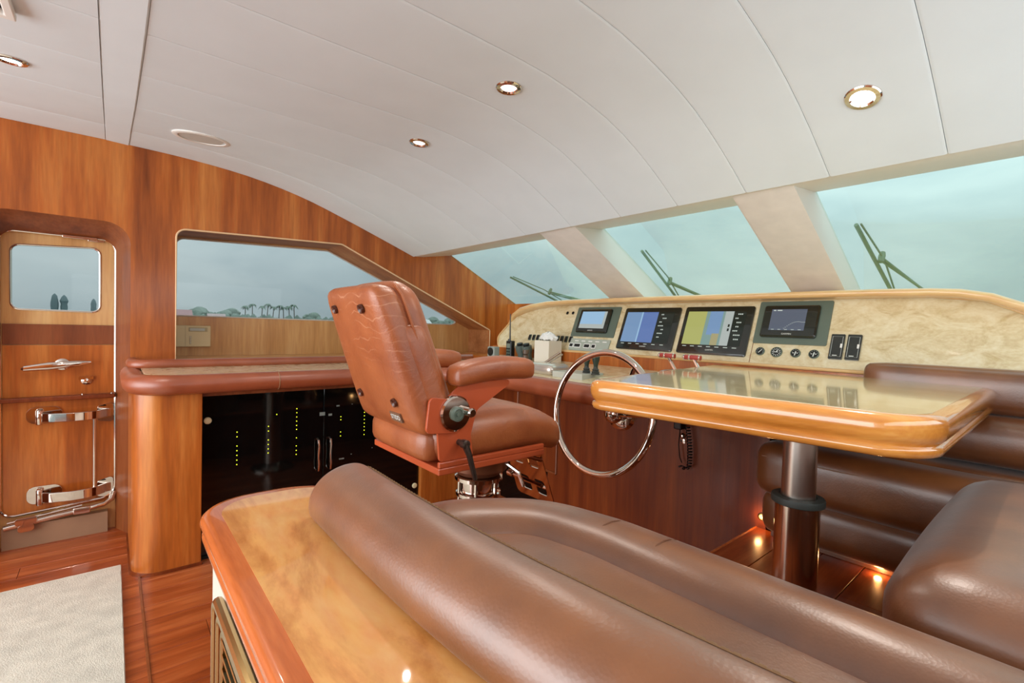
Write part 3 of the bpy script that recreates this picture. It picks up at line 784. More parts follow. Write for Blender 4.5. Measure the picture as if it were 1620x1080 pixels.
# sloped desk
def deskz(y): return .935 + (y - 1.75) * .12
mb = MB(); mb.loft([[(x, HY, .86), (x, HY, .932), (x, 1.76, deskz(1.76)), (x, 2.24, deskz(2.24)), (x, 2.24, .90)] for x in (-2.098, -1.5, -.62)]); mb.loft([[(x, 1.82, .90), (x, 1.82, deskz(1.82)), (x, 2.24, deskz(2.24)), (x, 2.24, .90)] for x in (-2.74, -2.4, -2.099)]); mb.build('desk_top', W_BURL, dash, smooth=False)
mb = MB(); mb.prism([(-2.10, 2.14), (-2.10, 1.78), (-2.6, 1.78), (-2.66, 1.6), (-3.27, 1.6), (-3.27, 2.14)], .931, .94, fZ)
mb = MB(); rim2 = [p for p in rim_pts if p[0] > -2.5 and p[1] > 1.60]
sweep(mb, dens([(x, y, rimc + .003) for x, y in rim2]), roll_prof(.05), endround=.03, ends=(0, 1)); mb.build('leather_roll', L_RIM, dash)
# fascia riser under instrument face
mb = MB(); mb.box((-2.30, 2.20, .93), (-.02, 2.24, 1.055)); mb.box((-2.84, 2.21, .93), (-2.30, 2.24, 1.055)); mb.box((-3.298, 2.72, .9), (-2.6, 2.74, 1.40)); mb.box((-3.298, 2.20, .9), (-2.84, 2.72, .965)); mb.build('fascia_board', W_WALL, dash, smooth=False)
mb = MB(); mb.tube([(-2.76, 2.206, 1.052), (-1.4, 2.200, 1.060), (-.03, 2.204, 1.066)], .0075, 8); mb.build('fascia_trim', W_BROW, dash)
# instrument face: plane Y = 2.22 + .4 (z - 1.06)
def fy(z): return 2.22 + .4 * (z - 1.06)
def fF(u, w, d): return (u, fy(w) + d * .928, w - d * .371)      # d > 0 goes into the panel
face = [(-2.78, 1.055), (-.04, 1.055), (-.02, 1.14), (-.08, 1.28), (-.20, 1.34), (-.36, 1.362), (-2.35, 1.358), (-2.55, 1.335), (-2.70, 1.27), (-2.82, 1.12)]
face = rpoly(face, [.03, .03, .05, .05, .05, .05, .05, .05, .05, .04], 4)
mb = MB(); mb.prism(face, 0, .02, fF); mb.build('instrument_face', W_BURL, dash, smooth=False)
mb = MB(); mb.tube([(u, fy(w) - .004, w) for u, w in face], .006, 6, loop=True); mb.build('face_bead', W_BROW, dash)
mb = MB(); mb.tube([(-.951, fy(1.07) - .001, 1.07), (-.951, fy(1.33) - .001, 1.33)], .0012, 4); mb.build('panel_joint', W_DARK, dash)
# hood
hood = [(-2.815, 1.14), (-2.765, 1.235), (-2.69, 1.300), (-2.58, 1.338), (-2.46, 1.362), (-2.30, 1.379), (-2.1, 1.385), (-1.4, 1.388), (-.5, 1.387), (-.34, 1.384), (-.26, 1.378), (-.18, 1.360), (-.10, 1.325), (-.03, 1.27), (.01, 1.20)]
def hood_ring(i, y, t, o=0):
    return None
mb = MB(); n = len(hood); rings = []
for i, (u, w) in enumerate(hood):
    a = Vector(hood[max(i - 1, 0)]); b = Vector(hood[min(i + 1, n - 1)]); t = (b - a).normalized(); nn = Vector((-t.y, t.x))
    if nn.y < 0: nn = -nn
    def P_(off, y): return (u + nn.x * off, y, w + nn.y * off)
    endk = min(1, min(i, n - 1 - i) / 3)
    lip = 2.32 - .09 * (endk if endk > 0 else 0) 
    th_ = .030
    rings.append([P_(0, 3.0), P_(0, lip + .03), P_(-.002, lip + .012), P_(-.008, lip + .002), P_(-th_ * .5, lip), P_(-th_ + .004, lip + .004), P_(-th_, lip + .014), P_(-th_, 2.42), P_(-.06, 3.0)])
mb.loft(rings); mb.build('hood', W_BROW, dash, ang=50)
# drink-hole row / small black vents near top left of the face
for u in (-2.175, -2.125, -2.07):
    m2 = MB(); m2.lathe([(.009, 0), (.011, .003), (.007, .004), (.006, .001), (0, .001)], (u, fy(1.30) - .001, 1.30), (0, -.93, .37), 12); m2.build('small_socket', M_BLACK, dash)

# ---- monitors
LOGO = plain('logo_white', (220, 226, 222), rough=.4)
def scr(name, rgb, e=.4): return plain(name, (10, 12, 12), rough=.12, emis=rgb, es=e * .72)
S_DK = scr('screen_dark', (40, 50, 42)); S_BL = scr('screen_blue', (120, 152, 190), .8); S_BL2 = scr('screen_blue_deep', (96, 122, 178), .8); S_OL = scr('screen_olive', (176, 178, 104), .8)
S_GR = scr('screen_grey', (176, 184, 180), .8); S_LT = scr('screen_text', (200, 210, 200), .8); S_SO = scr('screen_sounder', (96, 104, 120), .7); S_PALE = scr('screen_pale', (150, 186, 216), .85); S_BG = scr('screen_blue_green', (128, 156, 150), .8); S_TN = scr('screen_sand', (168, 160, 118), .8)
def monitor(name, label, x0, x1, z0, z1, dep, bez, plate=None, regions=(), logo=True, zt=0):
    cx, cz = (x0 + x1) / 2, (z0 + z1) / 2
    t = thing(name, label, 'monitor', (cx, fy(cz), cz), None)
    if plate:
        a0, a1, b0, b1 = plate
        m2 = MB(); m2.prism(rpoly([(a0, b0), (a1, b0), (a1, b1), (a0, b1)], .006, 3), -.006, .0, fF); m2.build('mounting_plate', M_GREYP, t, bevel=.0015, smooth=False)
    # tray bezel
    o = rpoly([(x0, z0), (x1, z0), (x1, z1), (x0, z1)], .010, 4)
    i = rpoly([(x0 + .006, z0 + .006), (x1 - .006, z0 + .006), (x1 - .006, z1 - .006), (x0 + .006, z1 - .006)], .006, 4)
    m2 = MB(); m2.loft([[fF(u, w, 0) for u, w in o], [fF(u, w, -dep * .7) for u, w in o], [fF(u, w, -dep) for u, w in i]]); m2.build('bezel', M_BEZEL, t, ang=30)
    m2 = MB(); q = .0015
    def quad(u0, v0, u1, v1, mi, lift):
        m2.mi = mi; X0 = x0 + bez[0]; X1 = x1 - bez[1]; Z0 = z0 + bez[2]; Z1 = z1 - bez[3]
        pts = [(X0 + (X1 - X0) * u, Z0 + (Z1 - Z0) * v) for u, v in ((u0, v0), (u1, v0), (u1, v1), (u0, v1))]
        k = len(m2.v); m2.add([fF(u, w, -dep - lift) for u, w in pts], [(0, 1, 2, 3)])
    quad(0, 0, 1, 1, 0, .0006)
    L = .0006
    for r in regions:
        L += .00004; quad(*r[:4], r[4], L)
    sc_ = m2.build('screen', [S_DK, S_BL, S_BL2, S_OL, S_GR, S_LT, S_SO, S_PALE, S_BG, S_TN], t, smooth=False)
    if logo:
        p = fF(cx, z0 + bez[2] * .45, -dep - .0003)
        text_ob('logo', 'GARMIN', .0105, LOGO, t, Matrix.Translation(p) @ Matrix.Rotation(PI / 2 - math.atan(.4), 4, 'X'), .0002)
    return t
rnd = random.Random(4)
def datacol(u0, u1, rows):
    out = []
    for k in range(rows):
        v = .9 - k * .85 / rows
        uu = u0 + (u1 - u0) * rnd.uniform(.1, .4)
        for j in range(rnd.randint(2, 4)): out.append((uu + j * .028, v, uu + j * .028 + .019, v + .035, 5))
    return out
soft = lambda n: [(k / n + .03, -.065, k / n + .1, -.045, 5) for k in range(n)]
# second monitor: sky blue radar/chart with data column
monitor('chart_monitor', 'second monitor from the left, blue picture with a pale vertical line and a data column', -1.705, -1.35, 1.09, 1.325, .012, (.022, .032, .040, .026),
    regions=[(0, 0, .68, 1, 2), (0, 0, .36, 1, 1), (.33, 0, .36, 1, 7), (.68, 0, 1, 1, 0)] + datacol(.7, .98, 7) + soft(6))
monitor('chart_monitor', 'third monitor from the left, chart with olive land and blue water', -1.322, -.972, 1.09, 1.327, .012, (.022, .032, .044, .026),
    regions=[(0, 0, .80, 1, 3), (.34, 0, .66, 1, 8), (.40, .3, .62, 1, 1), (.50, 0, .62, .34, 9), (.66, 0, .80, 1, 4), (.80, 0, 1, 1, 0), (.74, .42, .77, .5, 0), (.74, .54, .77, .62, 0)] + datacol(.81, .98, 7) + soft(7))
monitor('radar_monitor', 'small monitor with a pale blue glare, leftmost, on a grey-green plate', -2.045, -1.80, 1.172, 1.318, .022, (.024, .024, .024, .018), plate=(-2.085, -1.745, 1.15, 1.335),
    regions=[(0, 0, 1, 1, 4), (0, .25, .9, 1, 7)])
r4 = [(0, 0, 1, 1, 6), (.05, .92, .12, .97, 5), (.16, .92, .3, .97, 5)]
for k in range(14):
    a = k / 13; v = .08 + .32 * math.sin(min(1, a * 1.2) * PI * .62)
    r4.append((.42 + .55 * a, v, .42 + .55 * a + .035, v + .02, 4))
for k in range(5): r4.append((.08 + k * .19, .02, .16 + k * .19, .045, 5))
monitor('sounder_monitor', 'small monitor with a dim grey curve, rightmost, on a grey-green plate', -.925, -.700, 1.183, 1.325, .022, (.036, .046, .028, .020), plate=(-.953, -.658, 1.157, 1.348), regions=r4)

# ---- engine panel under the left monitor
ep = thing('gauge_cluster', 'pale grey plate with small square displays below the leftmost monitor', 'instrument', (-1.91, fy(1.08), 1.08))
mb = MB(); mb.prism(rpoly([(-2.065, 1.062), (-1.76, 1.062), (-1.755, 1.135), (-2.07, 1.135)], .006, 3), -.008, 0, fF); mb.build('plate', plain('pale_grey_panel', (170, 178, 166), rough=.4), ep, smooth=False)
for x0, x1 in ((-2.06, -2.035), (-2.02, -1.975), (-1.94, -1.90), (-1.88, -1.855)):
    m2 = MB(); m2.prism(rpoly([(x0 - .004, 1.078), (x1 + .004, 1.078), (x1 + .004, 1.104), (x0 - .004, 1.104)], .003, 2), -.013, -.008, fF); k_ = m2.build('display_frame', M_PAPER, ep, smooth=False)
    m2 = MB(); m2.prism([(x0, 1.082), (x1, 1.082), (x1, 1.100), (x0, 1.100)], -.0138, -.013, fF); m2.build('display', M_BLACK, k_, smooth=False)
for k in range(5):
    m2 = MB(); m2.prism([(-2.03 + k * .055, 1.118), (-2.0 + k * .055, 1.118), (-2.0 + k * .055, 1.123), (-2.03 + k * .055, 1.123)], -.0088, -.008, fF); m2.build('caption_strip', M_PAPER, ep, smooth=False)
# ---- rocker switches
def rocker(u, lab):
    t = thing('rocker_switch', lab, 'switch', (u, fy(1.128), 1.128), 'black rocker switches on the burl face')
    m2 = MB(); m2.prism(rpoly([(u - .0125, 1.108), (u + .0125, 1.108), (u + .0125, 1.148), (u - .0125, 1.148)], .003, 2), -.004, 0, fF); m2.build('switch_frame', M_GREYP, t, smooth=False)
    m2 = MB(); m2.prism([(-.009 + u, 1.112), (u + .009, 1.112), (u + .009, 1.144), (u - .009, 1.144)], -.010, -.004, fF); m2.build('rocker', M_BLACK, t, bevel=.002, smooth=False)
posn = ['first', 'second', 'third', 'fourth']
for k in range(4): rocker(-2.462 + k * .040, 'black rocker switch, %s from the left in the group left of the tissue box' % posn[k])
for k in range(4): rocker(-2.192 + k * .039, 'black rocker switch, %s from the left in the group right of the tissue box' % posn[k])
# ---- round gauges
DIAL = plain('gauge_dial', (16, 20, 18), rough=.4)
def gauge(u, r, lab, style):
    z = 1.121; t = thing('round_gauge', lab, 'gauge', (u, fy(z), z), 'round gauges under the rightmost monitor')
    ax = Vector((0, -.928, .371)); o = Vector((u, fy(z), z))
    m2 = MB(); m2.lathe([(r, 0), (r, .006), (r * .86, .008), (r * .84, .004), (.0, .004)], o, ax, 24); m2.build('chrome_ring', M_GREYP, t)
    m2 = MB(); m2.lathe([(r * .84, .0042), (r * .84, .0052), (0, .0052)], o, ax, 20); d = m2.build('dial', DIAL, t)
    m2 = MB()
    def bar(ang, a, b, w):
        uu = Vector((1, 0, 0)); vv = Vector((0, .371, .928)); dr = uu * math.cos(ang) + vv * math.sin(ang); sd = uu * -math.sin(ang) + vv * math.cos(ang)
        c = o + ax * .0058
        m2.add([c + dr * a - sd * w, c + dr * b - sd * w, c + dr * b + sd * w, c + dr * a + sd * w], [(0, 1, 2, 3)])
    if style == 0:
        bar(math.radians(50), -r * .5, r * .55, r * .09)
        for k in range(7): bar(math.radians(200 - k * 36), r * .62, r * .76, r * .05)
    elif style == 1:
        for k in range(12): bar(2 * PI * k / 12, r * .5, r * .76, r * .06)
        bar(0, -r * .5, r * .3, r * .07); bar(1.2, 0, r * .45, r * .1)
    else:
        bar(math.radians(80), -r * .6, r * .4, r * .11); bar(math.radians(180), r * .25, r * .6, r * .08); bar(0, r * .25, r * .5, r * .1)
        for k in range(5): bar(math.radians(160 - k * 35), r * .66, r * .76, r * .05)
    m2.build('needle_and_ticks', LOGO, d, smooth=False)
gauge(-.912, .019, 'small round gauge with slanting needle, leftmost of four', 0)
gauge(-.843, .0235, 'largest round black gauge, full of marks, second of four', 1)
gauge(-.767, .0195, 'round gauge with upright needle, third of four', 2)
gauge(-.697, .0195, 'round gauge nearest the two tall black switch panels', 2)
for u, lab in ((-.620, 'tall black switch panel, left one of the pair right of the gauges'), (-.563, 'tall black switch panel, right one of the pair above the seat back')):
    t = thing('switch_panel', lab, 'switch panel', (u, fy(1.155), 1.155), 'pair of tall switch panels')
    m2 = MB(); m2.prism(rpoly([(u - .024, 1.105), (u + .024, 1.105), (u + .024, 1.206), (u - .024, 1.206)], .003, 2), -.008, 0, fF); m2.build('housing', M_BEZEL, t, bevel=.002, smooth=False)
    m2 = MB(); m2.tube([fF(u + a, b, -.0085) for a, b in ((-.018, 1.115), (.018, 1.115), (.018, 1.196), (-.018, 1.196))], .0007, 4, loop=True); m2.build('outline', LOGO, t)
    m2 = MB(); m2.prism([(u + .013, 1.150), (u + .020, 1.150), (u + .020, 1.166), (u + .013, 1.166)], -.013, -.008, fF); m2.build('toggle', M_PAPER, t, bevel=.001, smooth=False)
    m2 = MB(); m2.prism([(u - .01, 1.118), (u + .006, 1.118), (u + .006, 1.121), (u - .01, 1.121)], -.0095, -.008, fF); m2.build('caption', LOGO, t, smooth=False)

# ---- things on the desk
def dz(y): return deskz(y)
# engine throttles
tq = thing('engine_throttles', 'polished throttle control with two levers and red barrel handles', 'throttle', (-1.13, 1.95, dz(1.95)))
mb = MB(); pill(mb, (-1.20, 1.86, dz(1.9) - .006), (-1.02, 2.06, dz(1.9) + .075), .025, n=8); mb.build('housing', M_BRUSH, tq)
RED = plain('red_handle', (176, 60, 52), rough=.25, coat=.6)
for hx, bx, in ((-1.20, -1.165), (-1.076, -1.045)):
    m2 = MB(); m2.tube([(bx + .02, 1.95, dz(1.95) + .05), (hx + .005, 1.95, 1.083)], [.008, .007], 10); lv = m2.build('lever', M_CHROME, tq)
    m2 = MB(); m2.lathe([(.0, -.04), (.0105, -.038), (.0115, -.03), (.0115, .03), (.0105, .038), (0, .04)], (hx, 1.95, 1.088), (1, 0, 0), 14); h_ = m2.build('handle', RED, lv)
    for dx in (-.038, -.012, .034):
        m2 = MB(); m2.lathe([(.0122, -.0035), (.0126, 0), (.0122, .0035)], (hx + dx, 1.95, 1.088), (1, 0, 0), 14); m2.build('handle_band', M_CHROME, h_)
mb = MB(); mb.lathe([(.0, 0), (.012, 0), (.010, .008), (.013, .016), (.006, .022), (0, .023)], (-.99, 1.97, dz(1.97)), n=14)
tag(mb.build('brass_knob', M_BRONZE, tq), 'small dark brass knob')
# thruster / shift unit behind the wheel
bx = thing('thruster_control', 'pale rounded control box with chrome lever left behind the steering wheel', 'control box', (-1.88, 1.86, dz(1.86)))
mb = MB(); pill(mb, (-2.03, 1.80, dz(1.8) - .004), (-1.80, 1.96, dz(1.8) + .062), .03, n=8); mb.build('housing', plain('pale_metal', (206, 200, 190), rough=.25, metal=.6), bx)
mb = MB(); mb.tube([(-1.95, 1.9, dz(1.9) + .045), (-1.90, 1.97, 1.06)], .007, 8); mb.build('lever', M_CHROME, bx)
mb = MB(); mb.tube([(-1.93, 1.9, dz(1.9) + .045), (-1.88, 1.97, 1.05)], .005, 8); mb.build('lever', M_CHROME, bx)
mb = MB(); mb.box((-1.79, 1.80, dz(1.8) - .003), (-1.58, 1.97, dz(1.9) + .018))
mb.build('steering_plate', plain('light_grey_plate', (192, 196, 184), rough=.35), dash, bevel=.004, smooth=False)
for jx in (-1.620, -1.560):
    t = thing('joystick', 'dark ribbed joystick, %s one of the pair seen through the wheel' % ('left' if jx < -1.6 else 'right'), 'joystick', (jx, 1.88, dz(1.88) + .018), 'pair of joysticks')
    z0 = dz(1.88) + .018
    m2 = MB(); m2.lathe([(.022, 0), (.022, .004), (.018, .008), (.021, .014), (.015, .019), (.018, .025), (.012, .031), (.011, .04)], (jx, 1.88, z0), n=16); m2.build('rubber_boot', M_RUBBER, t)
    m2 = MB(); m2.lathe([(.010, .038), (.012, .05), (.019, .075), (.020, .09), (.014, .098), (0, .1)], (jx, 1.88, z0), n=16); m2.build('grip', plain('dark_green_grip', (46, 60, 50), rough=.4), t)
mb = MB(); mb.lathe([(.0, 0), (.014, 0), (.012, .012), (.006, .016), (0, .017)], (-1.70, 1.84, dz(1.84) + .013), n=14); tag(mb.build('brass_dial', M_BRONZE, dash), 'small worn brass dial')
# steering wheel left-hand papers / cards
mb = MB(); mb.box((-1.47, 1.80, dz(1.8)), (-1.24, 1.98, dz(1.98) + .004)); tag(mb.build('chart_sheet', plain('chart_paper', (216, 214, 180), rough=.7, var=.15, varscale=30), smooth=False), 'small creased paper lying on the desk right of the wheel', 'paper')
# tissue box
tb = thing('tissue_box', 'cream cube tissue box on the helm desk', 'tissue box', (-2.13, 2.1, dz(2.1)))
tx0, tx1, ty0, ty1, tz0 = -2.255, -2.065, 2.03, 2.17, dz(2.1) - .004
mb = MB()
mb.box((-2.215, 2.06, dz(2.06) + .004), (-2.085, 2.175, 1.118)); mb.build('carton', plain('carton_cream', (232, 224, 206), rough=.6), tb, bevel=.002, smooth=False)
ti = MB(); rg = []; rt_ = random.Random(2)
for k, (r_, z_) in enumerate(((.05, 1.118), (.07, 1.128), (.066, 1.142), (.048, 1.154), (.02, 1.165), (.003, 1.17))):
    rg.append([(-2.15 + r_ * math.cos(2 * PI * j / 22) * (1 + .28 * rt_.uniform(-1, 1)), 2.12 + .6 * r_ * math.sin(2 * PI * j / 22) * (1 + .2 * rt_.uniform(-1, 1)), z_ + rt_.uniform(-.006, .01)) for j in range(22)])
ti.loft(rg); tag(ti.build('tissue', M_PAPER, ang=20), 'crumpled white tissue sticking out of the tissue box', 'tissue')
# handheld radio
RX_, RY_ = -2.50, 2.10; z0 = dz(2.10) + .001
hr = thing('handheld_radio', 'black handheld radio with a long antenna standing on the worktop', 'radio', (RX_, RY_, z0))
mb = MB(); mb.box((RX_ - .028, RY_ - .018, z0), (RX_ + .028, RY_ + .018, z0 + .125)); mb.build('case', M_BLACK, hr, bevel=.006, smooth=False)
mb = MB(); mb.tube([(RX_ - .006, RY_, z0 + .12), (RX_ - .007, RY_, z0 + .16), (RX_ - .01, RY_, z0 + .31)], [.007, .005, .003], 8); mb.build('antenna', M_BLACK, hr)
mb = MB(); mb.lathe([(.006, 0), (.006, .014), (0, .015)], (RX_ - .02, RY_, z0 + .122), n=10); mb.build('knob', M_BLACK, hr)
mb = MB(); mb.box((RX_ - .018, RY_ - .0195, z0 + .075), (RX_ + .018, RY_ - .0175, z0 + .105)); mb.build('display', plain('lcd_grey', (120, 130, 118), rough=.3), hr, smooth=False)
for j in range(3):
    for i in range(2):
        mb = MB(); mb.lathe([(.0075, 0), (.0075, .002), (0, .0025)], (RX_ - .01 + .02 * i, RY_ - .018, z0 + .02 + .02 * j), (0, -1, 0), 10); mb.build('button', M_GREYP, hr)
# compass-like clock in a box, binoculars, small bits
cb = thing('alarm_sounder', 'small square grey box with black round face beside the handheld radio', 'instrument', (-2.56, 1.97, z0))
mb = MB(); mb.box((-2.63, 2.0, z0), (-2.555, 2.05, z0 + .080)); mb.build('case', plain('grey_case', (150, 154, 146), rough=.4), cb, bevel=.006, smooth=False)
mb = MB(); mb.lathe([(.029, 0), (.029, .004), (0, .005)], (-2.5925, 1.999, z0 + .045), (0, -1, 0), 20); mb.build('black_face', M_BLACK, cb)
bn = thing('binoculars', 'dark binoculars lying on the worktop beside the tissue box', 'binoculars', (-2.34, 2.09, z0 + .03))
for i, bxx in enumerate((-2.395, -2.33)):
    m2 = MB(); m2.lathe([(.022, 0), (.024, .004), (.026, .04), (.034, .07), (.034, .10), (.0, .10)], (bxx, 2.12, z0), (0, -.25, 1), 16); m2.build('barrel', plain('binocular_grey', (88, 98, 92), rough=.45), bn)
    m2 = MB(); m2.lathe([(.020, .10), (.022, .115), (.016, .118), (0, .118)], (bxx, 2.12, z0), (0, -.25, 1), 16); m2.build('eyepiece', M_BLACK, bn)
m2 = MB(); m2.tube([(-2.395, 2.10, z0 + .06), (-2.33, 2.10, z0 + .06)], .012, 10); m2.build('bridge', M_BLACK, bn)
ps = MB()
for k in range(4):
    Mr = Matrix.Translation((-2.36, 1.93, dz(1.99) + .002 + k * .0035)) @ Matrix.Rotation(.115, 4, 'X') @ Matrix.Rotation(.2 * k - .3, 4, 'Z'); ps.box((-.10, -.06, 0), (.10, .06, .003), Mr)
tag(ps.build('paper_stack', plain('magazine_grey', (170, 186, 186), rough=.5, var=.3, varscale=25), smooth=False), 'loose magazines and papers on the worktop in front of the binoculars', 'papers')
mb = MB(); mb.box((-2.20, 1.88, dz(1.9) - .004), (-2.07, 1.98, dz(1.9) + .014)); mb.box((-2.17, 1.90, dz(1.9) + .014), (-2.09, 1.96, dz(1.9) + .026))
tag(mb.build('black_case', M_RUBBER, bevel=.004, smooth=False), 'flat dark plastic case on the desk in front of the tissue box', 'case')
mb = MB(); mb.lathe([(.0, 0), (.018, 0), (.018, .05), (.012, .056), (.02, .06), (.02, .085), (0, .087)], (-2.262, 2.03, dz(2.03)), n=16)
tag(mb.build('lens_cap_jar', plain('brown_jar', (92, 72, 56), rough=.4)), 'small dark brown jar left of the tissue box', 'jar')

# ---- steering wheel
SWC = Vector((-1.262, 1.56, .853)); 
sw = thing('steering_wheel', 'large polished steel steering wheel in front of the helm console', 'steering wheel', SWC)
tilt = math.radians(9); ax_ = Vector((0, -math.cos(tilt), math.sin(tilt))); uu = Vector((1, 0, 0)); vv = Vector((0, math.sin(tilt), math.cos(tilt)))
R_ = .252
mb = MB(); mb.tube([SWC + uu * R_ * math.cos(2 * PI * k / 64) + vv * R_ * math.sin(2 * PI * k / 64) for k in range(64)], .0150, 14, loop=True); mb.build('rim', M_CHROME, sw)
hub = SWC - ax_ * .085
for a in (55, 6):
    a = math.radians(a); d_ = uu * math.cos(a) + vv * math.sin(a)
    m2 = MB(); pts = [hub + d_ * .03, hub + d_ * .09 + ax_ * .01, SWC + d_ * .2 - ax_ * .02, SWC + d_ * (R_ - .004)]
    m2.tube(pts, [.013, .012, .011, .010], 10); m2.build('spoke', M_CHROME, sw)
mb = MB(); mb.lathe([(.0, .03), (.018, .028), (.036, .015), (.042, 0), (.04, -.02), (.03, -.035), (.026, -.08)], hub, ax_, 24); mb.build('hub', M_CHROME, sw)
mb = MB(); p0 = hub - ax_ * .06; mb.lathe([(.024, 0), (.024, .09)], p0, -ax_, 16); mb.build('shaft', M_CHROME, sw)
# chrome column cup below the table corner
mb = MB(); mb.lathe([(.028, -.004), (.05, .0), (.066, .01), (.072, .03), (.066, .045), (.02, .05)], p0 + Vector((-.015, 0, 0)), -ax_, 28); mb.build('shaft_collar', M_CHROME, sw)
# ---- coiled microphone cord under the table edge
cc = thing('microphone', 'black microphone with a coiled cord hanging on the helm console panel', 'microphone', (-1.17, 2.09, .74))
mb = MB(); mb.box((-1.215, 2.05, .735), (-1.175, 2.099, .80)); mb.build('mic_body', M_BLACK, cc, bevel=.006, smooth=False)
mb = MB(); mb.lathe([(.012, 0), (.014, .006), (.006, .014), (0, .015)], (-1.19, 2.099, .70), (0, -1, 0), 14); mb.lathe([(.012, 0), (.012, .006), (0, .008)], (-1.186, 2.099, .675), (0, -1, 0), 14); mb.build('hook', M_CHROME, cc)
mb = MB(); cp = []
for k in range(200):
    t_ = k / 199; a = 2 * PI * 17 * t_
    if t_ < .85: c = Vector((-1.155 + .02 * math.sin(t_ * 2.4), 2.07, .765 - .2 * t_ / .85))
    else: c = Vector((-1.136 - .05 * (t_ - .85) / .15, 2.07, .565 - .01 * math.sin((t_ - .85) / .15 * PI)))
    cp.append(c + Vector((.0095 * math.cos(a), .0095 * math.sin(a), .003 * math.sin(a))))
mb.tube(cp, .0028, 5); mb.build('coiled_cord', M_BLACK, cc)
mb = MB(); mb.tube([(-1.195, 2.08, .74), (-1.2, 2.08, .66), (-1.192, 2.08, .60), (-1.18, 2.08, .575)], .0025, 5); mb.build('straight_cord', M_BLACK, cc)
# ================================================================== HELM CHAIR
CX = -1.345
ch = thing('helm_chair', 'rust leather helm chair with armrests on a chrome pedestal, seen from behind', 'chair', (CX, .95, 0))
HW = .195
# seat cushion
mb = MB()
def seatdef(p):
    t = (p.y - .66) / .52
    p = Vector(p); 
    if t > .7: p.z -= .10 * (t - .7) ** 2 / .09 * .25 if p.z > .8 else 0
    if p.z > .85: p.z += .02 * math.sin(min(1, max(0, t)) * PI)
    return p
pill(mb, (CX - HW, .70, .80), (CX + HW + .006, 1.225, .915), .05, bulge=(.012, .01, .012), n=12, f=seatdef)
seat = mb.build('seat', L_CHAIR, ch)
mb = MB(); pill(mb, (CX - HW + .0, .675, .797), (CX + HW - .02, .83, .90), .035, bulge=(.008, .01, .0), n=8); mb.build('seat_rear_roll', L_CHAIR, ch)
# back: rear shell and front bolsters, following the recline
def backY(z): return .646 - (z - .90) * .36           # rear face
def backdef(dy0):
    def f(p):
        t = (p.z - .88) / .45
        q = Vector(p)
        q.y = p.y + backY(p.z)
        k = 1.06 - .15 * max(0, min(1, t)) - .10 * max(0, t - .8) ** 2 / .04
        q.x = CX + (p.x - CX) * k
        return q
    return f
mb = MB(); pill(mb, (CX - HW - .005, 0, .885), (CX + HW + .005, .085, 1.300), .035, bulge=(.0, .014, .004), n=14, f=backdef(0)); bk = mb.build('backrest_shell', L_SHELL, ch)
mb = MB(); pill(mb, (CX - HW + .006, .062, .90), (CX + HW - .006, .150, 1.310), .045, bulge=(.004, .012, .010), n=14, f=backdef(0)); mb.build('backrest_cushion', L_CHAIR, ch)
for s in (-1, 1):
    mb = MB(); pill(mb, (CX + s * (HW - .022) - .026, .04, .89), (CX + s * (HW - .022) + .030, .125, 1.20), .025, n=8, f=backdef(0)); mb.build('side_wing', L_CHAIR, ch)
mb = MB()
sp_pts = []
for q in range(15):
    a = q / 14; z = .92 + .385 * a; k = 1.06 - .15 * max(0, min(1, (z - .88) / .45)) - .10 * max(0, (z - .88) / .45 - .8) ** 2 / .04
    sp_pts.append((CX + (HW + .004) * k * (1 if a < .93 else .9), backY(z) + .082, z))
mb.tube(sp_pts, .004, 6); mb.build('piping', L_CHAIR, bk)
for z, dx in ((1.235, .098), (.975, .118)):
    for s in (-1, 1):
        zz = z; xx = CX + s * dx; m2 = MB(); yy = backY(zz) - .012
        m2.lathe([(.0135, -.004), (.013, .003), (.008, .0), (.006, -.003), (0, -.003)], (xx, yy, zz), (0, -1, -.4), 14); m2.build('recess_button', plain('button_brown', (84, 44, 30), rough=.3), bk)
m2 = MB(); tp = Vector((CX + .095, backY(.925) - .008, .930)); Mt = Matrix.Translation(tp) @ Matrix.Rotation(math.radians(23), 4, 'X')
m2.box((-.032, -.003, -.014), (.032, .002, .014), Mt); tg = m2.build('name_tag', plain('tag_brown', (120, 92, 72), rough=.4), bk, smooth=False)
text_ob('tag_lettering', 'STIDD', .020, LOGO, tg, Mt @ Matrix.Translation((0, -.0034, 0)) @ Matrix.Rotation(PI / 2, 4, 'X'), .0003)
